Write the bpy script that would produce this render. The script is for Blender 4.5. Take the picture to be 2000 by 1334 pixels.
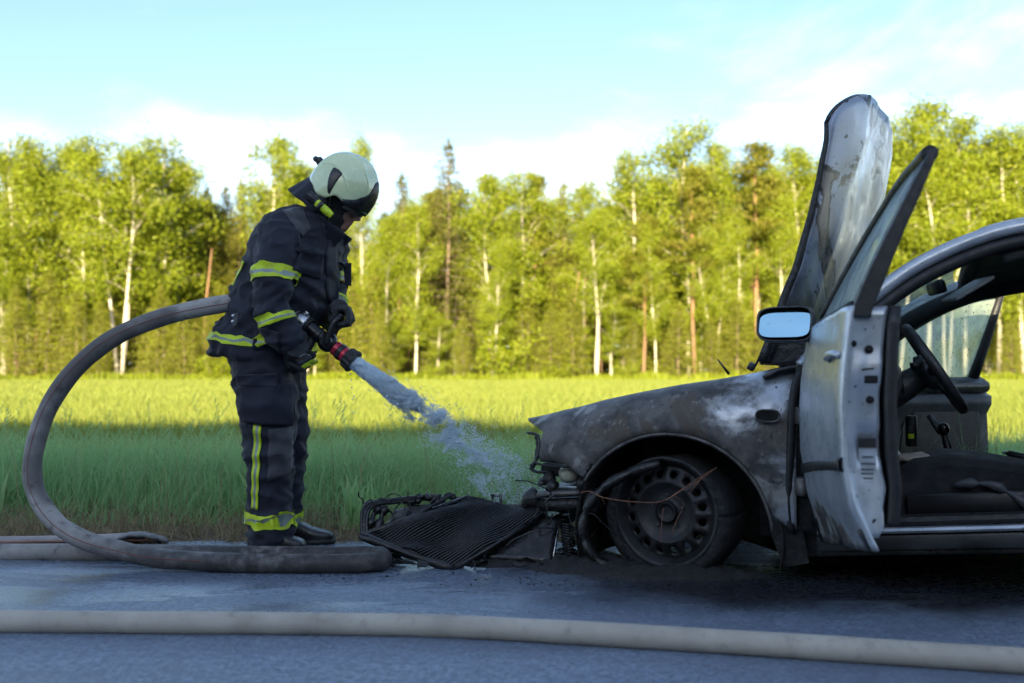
import bpy, bmesh, math, random
import numpy as np
from mathutils import Vector, Matrix, noise

for _o in list(bpy.data.objects):
    bpy.data.objects.remove(_o)
random.seed(7)
rng = np.random.default_rng(7)
R = math.radians
SC = bpy.context.scene
COL = SC.collection

# ------------------------------------------------------------------ camera
CAM_H = 0.788
PITCH = R(1.72)
cam_data = bpy.data.cameras.new('camera')
cam_data.lens = 34.2
cam_data.sensor_width = 36.0
cam_data.clip_start = 0.05
cam_data.clip_end = 3000
cam_data.dof.use_dof = True
cam_data.dof.focus_distance = 4.15
cam_data.dof.aperture_fstop = 2.0
cam = bpy.data.objects.new('camera', cam_data)
cam.location = (0, 0, CAM_H)
cam.rotation_euler = (R(90) + PITCH, 0, 0)
COL.objects.link(cam)
SC.camera = cam

# ------------------------------------------------------------------ world, sun, exposure
SUN_EL, SUN_AZ = R(16), R(188)          # the sun stands low behind the camera, a little to its left
world = bpy.data.worlds.new('World')
SC.world = world
world.use_nodes = True
wn, wl = world.node_tree.nodes, world.node_tree.links
wn.clear()
w_out = wn.new('ShaderNodeOutputWorld')
w_bg = wn.new('ShaderNodeBackground')
w_bg.inputs['Strength'].default_value = 0.069
sky = wn.new('ShaderNodeTexSky')
sky.sky_type = 'NISHITA'
sky.sun_disc = False
sky.sun_elevation = SUN_EL
sky.sun_rotation = SUN_AZ
sky.air_density = 1.0
sky.dust_density = 0.6
sky.ozone_density = 1.0
tc = wn.new('ShaderNodeTexCoord')
# clouds: one layer seen in perspective, direction / (height + c)
sep = wn.new('ShaderNodeSeparateXYZ')
wl.new(tc.outputs['Generated'], sep.inputs[0])


def wmath(op, a, b=None, clamp=False):
    n = wn.new('ShaderNodeMath')
    n.operation = op
    n.use_clamp = clamp
    for i, v in enumerate((a, b)):
        if v is None:
            continue
        if isinstance(v, (int, float)):
            n.inputs[i].default_value = v
        else:
            wl.new(v, n.inputs[i])
    return n.outputs[0]


den = wmath('ADD', wmath('MAXIMUM', sep.outputs[2], 0.0), 0.16)
comb = wn.new('ShaderNodeCombineXYZ')
wl.new(wmath('DIVIDE', sep.outputs[0], den), comb.inputs[0])
wl.new(wmath('DIVIDE', sep.outputs[1], den), comb.inputs[1])
comb.inputs[2].default_value = 3.1
cn = wn.new('ShaderNodeTexNoise')
cn.inputs['Scale'].default_value = 1.15
cn.inputs['Detail'].default_value = 9
cn.inputs['Roughness'].default_value = 0.58
cn.inputs['Distortion'].default_value = 0.35
wl.new(comb.outputs[0], cn.inputs['Vector'])
# a cloud bank lies low all round, thin veils above it
bank = wn.new('ShaderNodeMapRange')
wl.new(sep.outputs[2], bank.inputs[0])
bank.inputs[1].default_value = 0.15
bank.inputs[2].default_value = 0.30
bank.inputs[3].default_value = 0.12
bank.inputs[4].default_value = -0.01
cov = wmath('ADD', cn.outputs['Fac'], bank.outputs[0])
cr = wn.new('ShaderNodeMapRange')
cr.interpolation_type = 'SMOOTHSTEP'
wl.new(cov, cr.inputs[0])
cr.inputs[1].default_value = 0.46
cr.inputs[2].default_value = 1.0
cr.inputs[3].default_value = 0.0
cr.inputs[4].default_value = 0.85
tint = wn.new('ShaderNodeMix')
tint.data_type = 'RGBA'
tint.blend_type = 'MULTIPLY'
tint.inputs['Factor'].default_value = 1.0
wl.new(sky.outputs[0], tint.inputs['A'])
tint.inputs['B'].default_value = (0.72, 0.78, 0.86, 1)
cmix = wn.new('ShaderNodeMix')
cmix.data_type = 'RGBA'
wl.new(cr.outputs[0], cmix.inputs['Factor'])
wl.new(tint.outputs['Result'], cmix.inputs['A'])
cmix.inputs['B'].default_value = (10.6, 11.8, 13.8, 1)
wl.new(cmix.outputs['Result'], w_bg.inputs['Color'])
wl.new(w_bg.outputs[0], w_out.inputs['Surface'])

sun_data = bpy.data.lights.new('sun', 'SUN')
sun_data.energy = 5.0
sun_data.angle = R(0.53)
sun_data.color = (1.0, 0.83, 0.56)
sun = bpy.data.objects.new('sun', sun_data)
_sd = Vector((math.sin(SUN_AZ) * math.cos(SUN_EL), math.cos(SUN_AZ) * math.cos(SUN_EL), math.sin(SUN_EL)))
sun.rotation_euler = _sd.to_track_quat('Z', 'Y').to_euler()
sun.location = _sd * 60
COL.objects.link(sun)

SC.view_settings.view_transform = 'Standard'
SC.view_settings.look = 'None'
SC.view_settings.exposure = 2.45
SC.view_settings.gamma = 1.0
SC.view_settings.use_curve_mapping = False
SC.render.engine = 'CYCLES'
SC.cycles.use_denoising = True
SC.cycles.use_adaptive_sampling = True
SC.cycles.adaptive_threshold = 0.015
SC.cycles.max_bounces = 8
SC.cycles.diffuse_bounces = 4
SC.cycles.glossy_bounces = 3
SC.cycles.transmission_bounces = 5
SC.cycles.transparent_max_bounces = 16
SC.cycles.caustics_reflective = False
SC.cycles.caustics_refractive = False
SC.cycles.sample_clamp_indirect = 6.0

# ------------------------------------------------------------------ placing helpers
FPX = 1900.0
_cf, _sf = math.cos(PITCH), math.sin(PITCH)


def ray(px, py):
    cx, cy = (px - 1000.0) / FPX, (667.0 - py) / FPX
    return Vector((cx, _cf - _sf * cy, _sf + _cf * cy))


def at(px, py, Y):
    """the point at distance Y on the line of sight through a spot of the photograph"""
    r = ray(px, py)
    return Vector((0, 0, CAM_H)) + r * (Y / r.y)


# ------------------------------------------------------------------ mesh helpers
MATS = {}


def link(o, parent=None):
    COL.objects.link(o)
    if parent is not None:
        o.parent = parent
    return o


def mesh_obj(name, verts, faces, mat=None, parent=None, smooth=True, edges=()):
    me = bpy.data.meshes.new(name)
    me.from_pydata([tuple(v) for v in verts], list(edges), faces)
    me.update()
    if smooth:
        me.polygons.foreach_set('use_smooth', [True] * len(me.polygons))
    if mat is not None:
        me.materials.append(MATS[mat] if isinstance(mat, str) else mat)
    o = bpy.data.objects.new(name, me)
    return link(o, parent)


def np_obj(name, V, F, mat, parent=None, smooth=False):
    """big meshes: V (n,3) float array, F list of (m,k) int arrays of faces"""
    me = bpy.data.meshes.new(name)
    me.vertices.add(len(V))
    me.vertices.foreach_set('co', np.ascontiguousarray(V, dtype=np.float32).ravel())
    loops = np.concatenate([f.ravel() for f in F]).astype(np.int32)
    counts = np.concatenate([np.full(len(f), f.shape[1], dtype=np.int32) for f in F])
    starts = np.concatenate([[0], np.cumsum(counts)[:-1]]).astype(np.int32)
    me.loops.add(len(loops))
    me.loops.foreach_set('vertex_index', loops)
    me.polygons.add(len(counts))
    me.polygons.foreach_set('loop_start', starts)
    me.polygons.foreach_set('loop_total', counts)
    me.update(calc_edges=True)
    if smooth:
        me.polygons.foreach_set('use_smooth', np.ones(len(counts), dtype=bool))
    me.materials.append(MATS[mat] if isinstance(mat, str) else mat)
    o = bpy.data.objects.new(name, me)
    return link(o, parent)


def empty(name, loc=(0, 0, 0), rz=0.0):
    o = bpy.data.objects.new(name, None)
    o.empty_display_size = 0.1
    o.location = loc
    o.rotation_euler = (0, 0, rz)
    COL.objects.link(o)
    return o


def tag(o, label=None, cat=None, group=None, kind=None):
    if label:
        o['label'] = label
    if cat:
        o['category'] = cat
    if group:
        o['group'] = group
    if kind:
        o['kind'] = kind
    return o


class MB:
    """collects shapes and builds ONE mesh object"""
    def __init__(self):
        self.v, self.f = [], []

    def add(self, verts, faces):
        b = len(self.v)
        self.v += [Vector(p) for p in verts]
        self.f += [tuple(i + b for i in f) for f in faces]
        return self

    def box(self, c, size, rot=None, bev=0.0, taper=1.0):
        hx, hy, hz = size[0] / 2, size[1] / 2, size[2] / 2
        m = rot if rot is not None else Matrix.Identity(3)
        c = Vector(c)
        if bev <= 0:
            pts = []
            for z in (-1, 1):
                k = taper if z > 0 else 1.0
                for x, y in ((-1, -1), (1, -1), (1, 1), (-1, 1)):
                    pts.append(c + m @ Vector((x * hx * k, y * hy * k, z * hz)))
            return self.add(pts, [(3, 2, 1, 0), (4, 5, 6, 7), (0, 1, 5, 4), (1, 2, 6, 5), (2, 3, 7, 6), (3, 0, 4, 7)])
        bev = min(bev, hx * .98, hy * .98, hz * .98)
        rings = []
        for z, ins in ((-hz, bev), (-hz + bev * .3, bev * .3), (-hz + bev, 0), (hz - bev, 0), (hz - bev * .3, bev * .3), (hz, bev)):
            k = 1 + (taper - 1) * (z + hz) / (2 * hz)
            ring = []
            for sx, sy in ((-1, -1), (1, -1), (1, 1), (-1, 1)):
                ax, ay = hx * k - ins, hy * k - ins
                b2 = bev * .6
                if sx * sy > 0:
                    ring.append((sx * ax, sy * (ay - b2)))
                    ring.append((sx * (ax - b2), sy * ay))
                else:
                    ring.append((sx * (ax - b2), sy * ay))
                    ring.append((sx * ax, sy * (ay - b2)))
            # keep the loop going round one way
            ring = sorted(ring, key=lambda p: math.atan2(p[1], p[0]))
            rings.append([c + m @ Vector((p[0], p[1], z)) for p in ring])
        return self.loft(rings, cap=True)

    def loft(self, rings, cap=True, closed=True):
        n = len(rings[0])
        b = len(self.v)
        for r in rings:
            self.v += [Vector(p) for p in r]
        last = n if closed else n - 1
        for i in range(len(rings) - 1):
            for j in range(last):
                k = (j + 1) % n
                self.f.append((b + i * n + j, b + i * n + k, b + (i + 1) * n + k, b + (i + 1) * n + j))
        if cap and closed:
            self.f.append(tuple(b + j for j in reversed(range(n))))
            self.f.append(tuple(b + (len(rings) - 1) * n + j for j in range(n)))
        return self

    def tube(self, pts, rad, seg=10, cap=True, flat=1.0, up=None):
        """tube along pts; rad a number or one per point; flat squeezes it along 'up'"""
        self.loft(tube_rings(pts, rad, seg, flat, up), cap)
        return self

    def sphere(self, c, r, seg=12, rings=8, rot=None):
        r = Vector(r) if not isinstance(r, (int, float)) else Vector((r, r, r))
        m = rot if rot is not None else Matrix.Identity(3)
        c = Vector(c)
        rr = []
        for i in range(rings + 1):
            th = math.pi * (i / rings)
            th = min(max(th, .05), math.pi - .05)
            rr.append([c + m @ Vector((r.x * math.sin(th) * math.cos(2 * math.pi * j / seg),
                                       r.y * math.sin(th) * math.sin(2 * math.pi * j / seg),
                                       -r.z * math.cos(th))) for j in range(seg)])
        return self.loft(rr, True)

    def lathe(self, prof, origin, axis, seg=32, cap=False):
        """prof: (radius, along axis)"""
        ax = Vector(axis).normalized()
        q = ax.to_track_quat('Z', 'Y').to_matrix()
        rr = [[Vector(origin) + q @ Vector((max(r, 1e-4) * math.cos(2 * math.pi * j / seg), max(r, 1e-4) * math.sin(2 * math.pi * j / seg), h))
               for j in range(seg)] for r, h in prof]
        return self.loft(rr, cap)

    def grid(self, P):
        """P[i][j] points -> sheet"""
        b = len(self.v)
        n = len(P[0])
        for r in P:
            self.v += [Vector(p) for p in r]
        for i in range(len(P) - 1):
            for j in range(n - 1):
                self.f.append((b + i * n + j, b + i * n + j + 1, b + (i + 1) * n + j + 1, b + (i + 1) * n + j))
        return self

    def prism(self, outline, off):
        """flat outline (list of 3-D points) thickened by the vector off"""
        n = len(outline)
        off = Vector(off)
        a = [Vector(p) for p in outline]
        return self.add(a + [p + off for p in a],
                        [tuple(reversed(range(n))), tuple(range(n, 2 * n))] + [(i, (i + 1) % n, n + (i + 1) % n, n + i) for i in range(n)])

    def build(self, name, mat, parent=None, smooth=True, solid=0.0, sub=0, auto=None, off=-1.0, bev=0.0):
        o = mesh_obj(name, self.v, self.f, mat, parent, smooth)
        bm = bmesh.new()
        bm.from_mesh(o.data)
        bmesh.ops.recalc_face_normals(bm, faces=bm.faces) if not solid else None
        bm.to_mesh(o.data)
        bm.free()
        if sub and not bev:
            m = o.modifiers.new('sub', 'SUBSURF')
            m.levels = m.render_levels = sub
        if solid:
            m = o.modifiers.new('solid', 'SOLIDIFY')
            m.thickness = solid
            m.offset = off
        if bev:
            m = o.modifiers.new('bev', 'BEVEL')
            m.width = bev
            m.segments = 2
            m.limit_method = 'ANGLE'
            m.angle_limit = R(40)
        if auto and smooth:
            o.data.set_sharp_from_angle(angle=R(auto))
        return o


def smooth_path(pts, per=8):
    """Catmull-Rom through points (any dimension)"""
    P = [np.array(p, dtype=float) for p in pts]
    P = [2 * P[0] - P[1]] + P + [2 * P[-1] - P[-2]]
    out = []
    for i in range(1, len(P) - 2):
        for k in range(per):
            t = k / per
            a, b, c, d = P[i - 1], P[i], P[i + 1], P[i + 2]
            out.append(.5 * (2 * b + (c - a) * t + (2 * a - 5 * b + 4 * c - d) * t * t + (3 * b - a - 3 * c + d) * t ** 3))
    out.append(P[-2])
    return out


def tube_rings(pts, rad, seg=10, flat=1.0, up=None):
    P = [Vector(p) for p in pts]
    n = len(P)
    rs = rad if hasattr(rad, '__len__') else [rad] * n
    T = [(P[min(i + 1, n - 1)] - P[max(i - 1, 0)]).normalized() for i in range(n)]
    u = Vector(up) if up is not None else (Vector((0, 0, 1)) if abs(T[0].z) < .9 else Vector((1, 0, 0)))
    rings = []
    for i in range(n):
        t = T[i]
        u = u - t * u.dot(t)
        if u.length < 1e-6:
            u = t.orthogonal()
        u.normalize()
        w = t.cross(u)
        rings.append([P[i] + (w * math.cos(a) + u * flat * math.sin(a)) * rs[i]
                      for a in (2 * math.pi * j / seg for j in range(seg))])
    return rings


def rotm(x=0, y=0, z=0):
    return Matrix.Rotation(R(z), 3, 'Z') @ Matrix.Rotation(R(y), 3, 'Y') @ Matrix.Rotation(R(x), 3, 'X')


def apply_mods(o):
    """bake the modifiers so that the mesh can be shaped further"""
    dg = bpy.context.evaluated_depsgraph_get()
    dg.update()
    me = bpy.data.meshes.new_from_object(o.evaluated_get(dg))
    mats = list(o.data.materials)
    o.modifiers.clear()
    o.data = me
    if not me.materials:
        for m in mats:
            me.materials.append(m)
    return o


def displace(o, fn):
    """move every vertex along its normal by fn(co)"""
    me = o.data
    n = len(me.vertices)
    co = np.empty(n * 3)
    no = np.empty(n * 3)
    me.vertices.foreach_get('co', co)
    me.vertices.foreach_get('normal', no)
    co = co.reshape(-1, 3)
    no = no.reshape(-1, 3)
    d = np.array([fn(Vector(c)) for c in co])
    co = co + no * d[:, None]
    me.vertices.foreach_set('co', co.ravel())
    me.update()
    return o


# ------------------------------------------------------------------ materials
class NT:
    def __init__(self, name):
        self.m = bpy.data.materials.new(name)
        self.m.use_nodes = True
        self.n, self.l = self.m.node_tree.nodes, self.m.node_tree.links
        self.bsdf = self.n['Principled BSDF']
        self.out = self.n['Material Output']
        MATS[name] = self.m
        self._tc = None

    def new(self, t, **kw):
        n = self.n.new(t)
        for k, v in kw.items():
            setattr(n, k, v)
        return n

    def setin(self, sock, v):
        if v is None:
            return
        if isinstance(v, bpy.types.NodeSocket):
            self.l.new(v, sock)
        elif isinstance(v, (tuple, list)) and len(v) == 3 and sock.type == 'RGBA':
            sock.default_value = (*v, 1)
        else:
            sock.default_value = v

    def coord(self, which='Object', scale=(1, 1, 1), loc=(0, 0, 0), rot=(0, 0, 0)):
        if self._tc is None:
            self._tc = self.new('ShaderNodeTexCoord')
        mp = self.new('ShaderNodeMapping')
        self.l.new(self._tc.outputs[which], mp.inputs[0])
        mp.inputs['Scale'].default_value = scale
        mp.inputs['Location'].default_value = loc
        mp.inputs['Rotation'].default_value = rot
        return mp.outputs[0]

    def noise(self, scale=5, detail=5, rough=.55, vec=None, dist=0.0):
        n = self.new('ShaderNodeTexNoise')
        n.inputs['Scale'].default_value = scale
        n.inputs['Detail'].default_value = detail
        n.inputs['Roughness'].default_value = rough
        n.inputs['Distortion'].default_value = dist
        self.l.new(vec if vec is not None else self.coord(), n.inputs['Vector'])
        return n.outputs['Fac']

    def ramp(self, fac, lo, hi, a=0.0, b=1.0):
        n = self.new('ShaderNodeMapRange', interpolation_type='SMOOTHSTEP')
        self.setin(n.inputs[0], fac)
        n.inputs[1].default_value, n.inputs[2].default_value = lo, hi
        n.inputs[3].default_value, n.inputs[4].default_value = a, b
        return n.outputs[0]

    def math(self, op, a, b=None, clamp=False):
        n = self.new('ShaderNodeMath', operation=op, use_clamp=clamp)
        self.setin(n.inputs[0], a)
        if b is not None:
            self.setin(n.inputs[1], b)
        return n.outputs[0]

    def mix(self, fac, a, b, blend='MIX'):
        n = self.new('ShaderNodeMix', data_type='RGBA', blend_type=blend)
        self.setin(n.inputs['Factor'], fac)
        self.setin(n.inputs['A'], a)
        self.setin(n.inputs['B'], b)
        return n.outputs['Result']

    def sep(self, vec):
        n = self.new('ShaderNodeSeparateXYZ')
        self.l.new(vec, n.inputs[0])
        return n.outputs

    def island(self):
        return self.new('ShaderNodeNewGeometry').outputs['Random Per Island']

    def bump(self, h, strength=.3, dist=.01):
        n = self.new('ShaderNodeBump')
        n.inputs['Strength'].default_value = strength
        n.inputs['Distance'].default_value = dist
        self.setin(n.inputs['Height'], h)
        self.l.new(n.outputs[0], self.bsdf.inputs['Normal'])
        return n.outputs[0]

    def set(self, **kw):
        names = {'color': 'Base Color', 'rough': 'Roughness', 'metal': 'Metallic', 'trans': 'Transmission Weight',
                 'ior': 'IOR', 'coat': 'Coat Weight', 'coat_rough': 'Coat Roughness', 'spec': 'Specular IOR Level',
                 'sheen': 'Sheen Weight', 'alpha': 'Alpha'}
        for k, v in kw.items():
            self.setin(self.bsdf.inputs[names[k]], v)
        return self


def plain(name, col, rough=.6, metal=0.0, var=.3, vs=9.0, bump=.15, bs=70.0, bd=.004, col2=None, rvar=.12, spec=.5):
    """an everyday surface: colour that wanders a little, uneven gloss, fine relief"""
    t = NT(name)
    n1 = t.noise(vs, 6, .6)
    c2 = col2 if col2 is not None else tuple(c * (1 - var) for c in col)
    c1 = tuple(min(1, c * (1 + var * .5)) for c in col)
    t.set(color=t.mix(t.ramp(n1, .3, .7), c2, c1), metal=metal, spec=spec,
          rough=t.ramp(t.noise(vs * 2.3, 4), .3, .7, max(.02, rough - rvar), min(1, rough + rvar)))
    if bump:
        t.bump(t.noise(bs, 4), bump, bd)
    return t


def foliage(name, ca, cb, cc, trans=.35, rough=.55):
    t = NT(name)
    r = t.island()
    c = t.mix(t.ramp(r, 0, .6), ca, cb)
    c = t.mix(t.ramp(r, .7, 1), c, cc)
    big = t.noise(.6, 3)
    c = t.mix(t.ramp(big, .35, .7, 0, .55), c, ca)
    t.set(color=c, rough=rough, spec=.25)
    tr = t.new('ShaderNodeBsdfTranslucent')
    t.l.new(c, tr.inputs[0])
    ms = t.new('ShaderNodeMixShader')
    ms.inputs[0].default_value = trans
    t.l.new(t.bsdf.outputs[0], ms.inputs[1])
    t.l.new(tr.outputs[0], ms.inputs[2])
    t.l.new(ms.outputs[0], t.out.inputs['Surface'])
    return t


def remesh(o, voxel, smooth_it=4):
    m = o.modifiers.new('r', 'REMESH')
    m.mode = 'VOXEL'
    m.voxel_size = voxel
    m.use_smooth_shade = True
    if smooth_it:
        s = o.modifiers.new('s', 'SMOOTH')
        s.factor = .5
        s.iterations = smooth_it
    return apply_mods(o)

# ================================================================== LAND
t = NT('asphalt')
v = t.coord()
grain = t.noise(75, 7, .75, v)
spk = t.noise(38, 3, .6, v)
big = t.noise(1.4, 5, .6, t.coord(scale=(.55, 1.6, 1)))
wetn = t.noise(1.15, 7, .62, t.coord(scale=(.6, 2.2, 1), loc=(3.3, 1.2, 0)), dist=.5)
wet = t.ramp(wetn, .40, .47)
sx = t.sep(v)
# the hose water has run between the hoses and the wreck
near = t.math('MULTIPLY', t.ramp(sx[1], 2.95, 3.35), t.ramp(sx[1], 4.6, 4.3))
wet = t.math('MULTIPLY', wet, near)
base = t.mix(t.ramp(grain, .35, .68), (.095, .12, .165), (.28, .34, .44))
base = t.mix(t.ramp(big, .35, .7, 0, .55), base, (.10, .12, .16))
# under-car shade painted into the asphalt colour, along with soot from the wreck
soot_shade_n = t.noise(2.2, 6, .65, v)
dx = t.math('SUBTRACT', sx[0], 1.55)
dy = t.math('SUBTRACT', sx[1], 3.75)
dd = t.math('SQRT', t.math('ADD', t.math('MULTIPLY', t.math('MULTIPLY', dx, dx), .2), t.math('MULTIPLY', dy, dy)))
soot = t.ramp(t.math('ADD', dd, t.math('MULTIPLY', soot_shade_n, .55)), 1.05, .72)  # mask for the soot and the painted dark beneath the car
base = t.mix(t.math('MULTIPLY', soot, .93), base, (.008, .008, .009))  # soot plus the painted under-car shade
base = t.mix(t.math('MULTIPLY', wet, .15), base, (.03, .035, .045))
dryrough = t.ramp(spk, .3, .7, .34, .50)
rg = t.math('ADD', t.math('MULTIPLY', wet, -.27), dryrough)
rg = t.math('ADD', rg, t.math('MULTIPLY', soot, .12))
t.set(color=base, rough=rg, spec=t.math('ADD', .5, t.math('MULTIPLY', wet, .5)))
h = t.math('MULTIPLY', t.math('ADD', grain, t.math('MULTIPLY', spk, .8)), t.math('SUBTRACT', 1.0, t.math('MULTIPLY', wet, .8)))
t.bump(h, .8, .007)

t = NT('soil')
n1 = t.noise(6, 7, .65)
n2 = t.noise(55, 5, .65)
c = t.mix(t.ramp(n1, .3, .7), (.07, .05, .032), (.15, .12, .075))
c = t.mix(t.ramp(n2, .4, .7), c, (.19, .155, .10))
t.set(color=c, rough=.95, spec=.15)
t.bump(n2, .8, .02)

t = NT('field_soil')
n1 = t.noise(3, 6, .6)
c = t.mix(t.ramp(n1, .3, .7), (.035, .06, .015), (.09, .115, .028))
t.set(color=c, rough=.95, spec=.1)
t.bump(t.noise(30, 4), .8, .03)

foliage('field_grass', (.17, .22, .035), (.23, .27, .045), (.28, .28, .07), .5)
foliage('tall_grass', (.26, .45, .19), (.35, .54, .22), (.45, .52, .27), .55)
foliage('dry_grass', (.26, .20, .11), (.34, .27, .16), (.16, .13, .06), .3, .8)
foliage('birch_leaf', (.155, .205, .011), (.205, .25, .012), (.25, .265, .015), .45)
foliage('pine_needle', (.115, .13, .013), (.165, .17, .015), (.21, .185, .02), .4)
foliage('spruce_needle', (.13, .155, .012), (.18, .20, .014), (.24, .23, .02), .4)
foliage('dark_spruce', (.075, .088, .014), (.11, .115, .016), (.15, .135, .022), .3)

t = NT('birch_bark')
n1 = t.noise(3, 6, .7, t.coord(scale=(1, 1, 3.2)))
n2 = t.noise(9, 4, .6, t.coord(scale=(1.5, 1.5, .25)))
z = t.sep(t.coord())[2]
c = t.mix(t.ramp(n1, .54, .66), (.46, .42, .34), (.08, .07, .055))
c = t.mix(t.ramp(n2, .4, .7, 0, .5), c, (.42, .36, .28))
t.set(color=c, rough=.8, spec=.2)
t = NT('pine_bark')
n1 = t.noise(8, 6, .7, t.coord(scale=(2, 2, .5)))
z = t.sep(t.coord())[2]
c = t.mix(t.ramp(n1, .3, .7), (.10, .06, .035), (.23, .145, .085))
c = t.mix(t.ramp(z, 3.0, 9.0, 0, .6), c, (.27, .15, .08))
t.set(color=c, rough=.9, spec=.15)
plain('spruce_bark', (.16, .115, .08), .92, var=.5, vs=6, bump=.5, bs=20)


def sheet(name, mat, x0, x1, y0, y1, z, nx=2, edge=None):
    V, F = [], []
    for i in range(nx + 1):
        x = x0 + (x1 - x0) * i / nx
        e = edge(x) if edge else y1
        V += [(x, y0, z), (x, e, z)]
    for i in range(nx):
        F.append((2 * i, 2 * i + 2, 2 * i + 3, 2 * i + 1))
    o = mesh_obj(name, V, F, mat, smooth=False)
    tag(o, kind='structure')
    return o


def fbm(x, y=0.0, z=0.0, o=4):
    return noise.fractal(Vector((x, y, z)), 1.0, 2.0, o)


def road_edge(x):
    return 4.46 + .05 * fbm(x * 1.3, 3) + .05 * fbm(x * 6, 8)


sheet('field', 'field_soil', -900, 900, -900, 1600, 0.0)
sheet('verge', 'soil', -60, 60, -12, 5.3, .004, 400, lambda x: 5.25 + .2 * fbm(x * .9, 1) + .1 * fbm(x * 4, 5))
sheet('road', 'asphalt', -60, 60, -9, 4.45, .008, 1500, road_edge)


# ------------------------------------------------------------------ grass
def blades(n, xy, h, w, lean, mid=True):
    """n blades as numpy arrays; xy (n,2), h, w (n,), lean (n,2) = sideways run of the tip"""
    a = rng.uniform(0, 2 * np.pi, n)
    d = np.stack([np.cos(a), np.sin(a)], 1) * (w[:, None] / 2)
    z0 = np.zeros(n)
    b0 = np.column_stack([xy - d, z0])
    b1 = np.column_stack([xy + d, z0])
    tip = np.column_stack([xy + lean, h])
    if not mid:
        V = np.stack([b0, b1, tip], 1).reshape(-1, 3)
        F = [np.arange(3 * n).reshape(n, 3)]
        return V, F
    m = xy + lean * .28
    m0 = np.column_stack([m - d * .8, h * .58])
    m1 = np.column_stack([m + d * .8, h * .58])
    V = np.stack([b0, b1, m1, m0, tip], 1).reshape(-1, 3)
    i = np.arange(n)[:, None] * 5
    return V, [i + np.array([[0, 1, 2, 3]]), i + np.array([[3, 2, 4]])]


def join(parts):
    V, F3, F4, b = [], [], [], 0
    for v, fs in parts:
        V.append(v)
        for f in fs:
            (F3 if f.shape[1] == 3 else F4).append(f + b)
        b += len(v)
    F = []
    if F4:
        F.append(np.concatenate(F4))
    if F3:
        F.append(np.concatenate(F3))
    return np.concatenate(V), F


def wedge(n, y0, y1, power=1.0, margin=1.6):
    """spots spread over the part of the field in view, denser towards the camera"""
    y = y0 + (y1 - y0) * rng.uniform(0, 1, n) ** power
    x = rng.uniform(-1, 1, n) * (.56 * y + margin)
    return np.column_stack([x, y])


def nz(xy, s, o=3, k=0.0):
    return np.array([fbm(p[0] * s, p[1] * s, k, o) for p in xy])


# tall grass at the roadside
n = 38000
xy = wedge(n, 4.9, 8.2, 1.3)
c = nz(xy, 1.1) * .5 + nz(xy, 4, 2, 5) * .35
front = np.clip((xy[:, 1] - 4.86) / .62, .10, 1)
h = (rng.uniform(.20, .47, n) + .09 * c) * front
far = np.clip((8.4 - xy[:, 1]) / 2.0, .62, 1)
h = np.clip(h * far, .04, None)
ln = rng.normal(0, .46, (n, 2)) * h[:, None] + np.array([.04, 0])
keep = (c + rng.uniform(-.7, .7, n)) > -.62
xy, h, ln = xy[keep], h[keep], ln[keep]
g1 = blades(len(h), xy, h, rng.uniform(.005, .012, len(h)), ln)
# thin stalks with seed heads that stand above the rest
ns = 900
xs = wedge(ns, 5.1, 8.5, 1.3)
hs = rng.uniform(.42, .66, ns) * np.clip((8.9 - xs[:, 1]) / 2.4, .6, 1)
ls = rng.normal(0, .1, (ns, 2))
g2 = blades(ns, xs, hs, np.full(ns, .0035), ls)
hv = []
hf = []
for i in range(0, ns, 2):
    for k in range(9):
        u = .80 + .2 * k / 9
        q = xs[i] + ls[i] * (.28 + (u - .58) / .42 * .72)
        p = np.array([q[0] + rng.normal(0, .008), q[1] + rng.normal(0, .008), hs[i] * u])
        b = len(hv)
        s = .007
        hv += [p + (-s, 0, -.004), p + (s * .3, s, .004), p + (s, 0, .018)]
        hf.append((b, b + 1, b + 2))
g3 = (np.array(hv), [np.array(hf)])
V, F = join([g1, g2, g3])
tag(np_obj('tall_grass', V, F, 'tall_grass'), 'uneven green roadside grass with seed heads behind the firefighter', 'grass', kind='stuff')

# dead stalks from last year and a few broad weeds
ns = 620
xs = wedge(ns, 4.75, 7.6, 1.4)
hs = rng.uniform(.25, .62, ns)
tag(np_obj('dead_stalks', *blades(ns, xs, hs, rng.uniform(.002, .0045, ns), rng.normal(0, .13, (ns, 2))), 'dry_grass'),
    'thin dead stalks standing in the roadside grass', 'stalks', kind='stuff')
ns = 2600
cc = wedge(46, 4.75, 7.0, 1.3)
xs = np.repeat(cc, 57, 0)[:ns] + rng.normal(0, .055, (ns, 2))
tag(np_obj('weeds', *blades(ns, xs, rng.uniform(.05, .30, ns), rng.uniform(.012, .03, ns), rng.normal(0, .07, (ns, 2))), 'tall_grass'),
    'broad leaved weeds in patches among the roadside grass', 'weeds', kind='stuff')

# the field behind
n = 110000
xy = wedge(n, 7.0, 22, 1.25, 2)
h = rng.uniform(.13, .27, n) + .05 * nz(xy, .5)
f1 = blades(n, xy, np.clip(h, .06, None), rng.uniform(.008, .016, n), rng.normal(0, .07, (n, 2)))
n2 = 200000
xy = wedge(n2, 21, 73, 1.1, 4)
h = rng.uniform(.12, .27, n2) + .05 * nz(xy, .2)
f2 = blades(n2, xy, np.clip(h, .06, None), rng.uniform(.03, .07, n2), rng.normal(0, .06, (n2, 2)), False)
V, F = join([f1, f2])
tag(np_obj('meadow_grass', V, F, 'field_grass'), 'even yellow green grass of the field reaching to the wood', 'grass', kind='stuff')

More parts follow.
